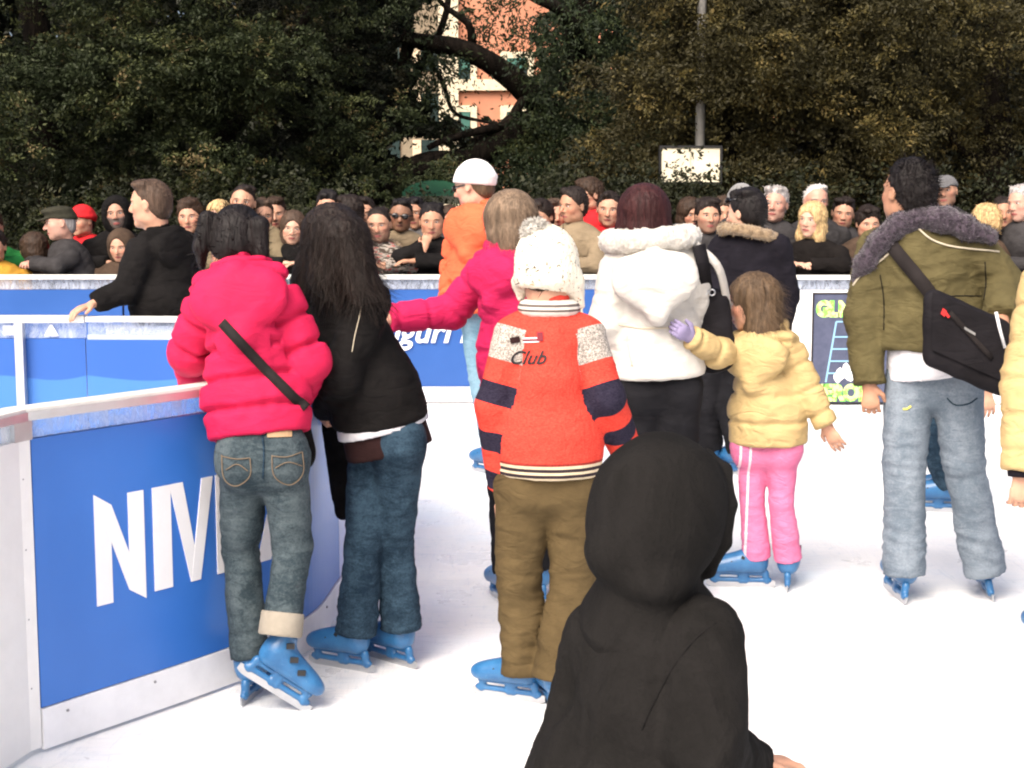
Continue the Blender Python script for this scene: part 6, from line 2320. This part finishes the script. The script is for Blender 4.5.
    sp(816, 202, 12.7, 176, dict(skin='skin_old', hair=('thin', 'hair_white'), hs=.28, jk=dict(m='charcoal', b=1.2), glasses=False, sw=.21), 'white haired man standing behind the blonde woman', 56, pose='down')
    sp(812, 220, 11.9, 150, dict(skin='skin_pale', hair=('wavy', 'hair_blond'), hs=.27, jk=dict(m='black_wool', b=1.15)), 'smiling blonde woman in black coat with hand on the white board', 57)
    sp(868, 224, 12.1, 180, dict(skin='skin', hair=('curly', 'hair_dark'), hs=.25, jk=dict(m='brown_coat')), 'curly haired youth half hidden by the olive jacket shoulder', 58)
    sp(945, 192, 12.4, 160, dict(skin='skin_stubble', hair=('short', 'hair_dark'), hat=('cap', 'cap_grey'), jk=dict(m='charcoal')), 'man in grey peaked cap above the olive jacket shoulder', 59, pose='down')
    sp(985, 224, 12.1, 30, dict(skin='skin_pale', hair=('curly', 'hair_blond'), hs=.27, jk=dict(m='brown_coat', hood=1.0)), 'fair curly head turned away right of the olive jacket', 60, pose='down')
    sp(1022, 204, 12.0, 120, dict(skin='skin_old', hair=('short', 'hair_grey'), hs=.28, jk=dict(m='charcoal', collar=1.3), sw=.20), 'grey haired man in charcoal coat at the right edge facing left', 61)
    for i, (x, y, Yd, yw, sk_, hr, jk_, lab) in enumerate((
            (262, 216, 12.3, 190, 'skin', ('short', 'hair_mid'), 'brown_coat', 'onlooker in brown coat just right of the tall fur hood man'),
            (364, 214, 12.8, 186, 'skin', ('short', 'hair_dark'), 'tan_coat', 'onlooker in tan coat behind the patterned jacket man'),
            (415, 214, 12.9, 176, 'skin_tan', ('short', 'hair_black'), 'grey_coat', 'onlooker in grey coat between the sunglasses man and the hand at mouth man'),
            (556, 216, 12.7, 190, 'skin', ('short', 'hair_mid'), 'grey_coat', 'onlooker in grey coat at the left shoulder of the khaki jacket man'),
            (723, 214, 12.9, 176, 'skin', ('volume', 'hair_mid'), 'tan_coat', 'onlooker in tan coat tucked left of the sunglasses skater'),
            (843, 214, 12.9, 172, 'skin', ('short', 'hair_dark'), 'charcoal', 'onlooker in charcoal coat right of the white haired man'),
            (1003, 214, 12.8, 170, 'skin_tan', ('short', 'hair_dark'), 'charcoal', 'onlooker just left of the grey haired man at the right edge'))):
        sp(x, y, Yd, yw, dict(skin=sk_, hair=hr, jk=dict(m=jk_), hs=.26), lab, 70 + i, pose='down')
    # more of the crowd, further back, faces partly seen between the others
    sp(275, 214, 12.9, 178, dict(skin='skin', hair=('short', 'hair_brown'), jk=dict(m='coat_black')), 'shadowed onlooker right of the tall fur hood man', 62, pose='down')
    sp(655, 212, 13.0, 182, dict(skin='skin', hair=('short', 'hair_dark'), jk=dict(m='coat_black')), 'onlooker hidden behind the white coat woman', 63, pose='down')


def scarf(mat):
    def f(J, Rt, H):
        N_ = J['neck']
        P = []
        for i in range(8):
            a0, a1 = i * math.pi / 4, (i + 1) * math.pi / 4
            P.append(cap(N_ + Rt @ V3(math.cos(a0) * .085, math.sin(a0) * .08, -.01), N_ + Rt @ V3(math.cos(a1) * .085, math.sin(a1) * .08, -.01), .035, k=.01))
        P.append(cap(N_ + Rt @ V3(.02, .10, -.02), N_ + Rt @ V3(.03, .15, -.22), .04, .05, n=Rt[:, 1], q=.4))
        return 'scarf', P, mat, dict(fold=.006, h=.010)
    return f
# ------------------------------------------------------------------ light, camera
def light_and_camera():
    sc = bpy.context.scene
    w = bpy.data.worlds.new('World')
    sc.world = w
    w.use_nodes = True
    nt = w.node_tree
    sky = nt.nodes.new('ShaderNodeTexSky')
    sky.sky_type = 'NISHITA'
    sky.sun_disc = False
    el, az = 47.0, 200.0          # sun behind the lens, a little to the left
    sky.sun_elevation = math.radians(el)
    sky.air_density = 1.0
    sky.dust_density = 8.0
    sky.air_density = 0.7
    sky.ozone_density = 0.6
    bg = nt.nodes['Background']
    nt.links.new(sky.outputs[0], bg.inputs[0])
    bg.inputs[1].default_value = 0.15
    to = V3(-.45 * math.cos(math.radians(el)), -.89 * math.cos(math.radians(el)), math.sin(math.radians(el)))
    sky.sun_rotation = math.atan2(to[0], to[1])
    L = bpy.data.lights.new('sun', 'SUN')
    L.energy = 1.35
    L.angle = math.radians(40)
    L.color = (1.0, .93, .83)
    o = bpy.data.objects.new('sun', L)
    C.objects.link(o)
    o.rotation_euler = Vector(to).to_track_quat('Z', 'Y').to_euler()
    cam = bpy.data.cameras.new('camera')
    cam.sensor_width = 36
    cam.lens = FPX / 1024 * 36
    cam.clip_end = 2000
    co = bpy.data.objects.new('camera', cam)
    C.objects.link(co)
    co.location = (0, 0, CAMZ)
    co.rotation_euler = (math.pi / 2 - PITCH, 0, 0)
    sc.camera = co
    sc.view_settings.view_transform = 'Standard'
    sc.view_settings.look = 'None'
    sc.view_settings.exposure = EXPO
    sc.view_settings.gamma = 1
    sc.cycles.filter_width = 2.1
    sc.cycles.max_bounces = 6
    sc.cycles.transparent_max_bounces = 8
EXPO = 0.92
mats()
setting()
background()
people_on_ice()
spectators()
light_and_camera()
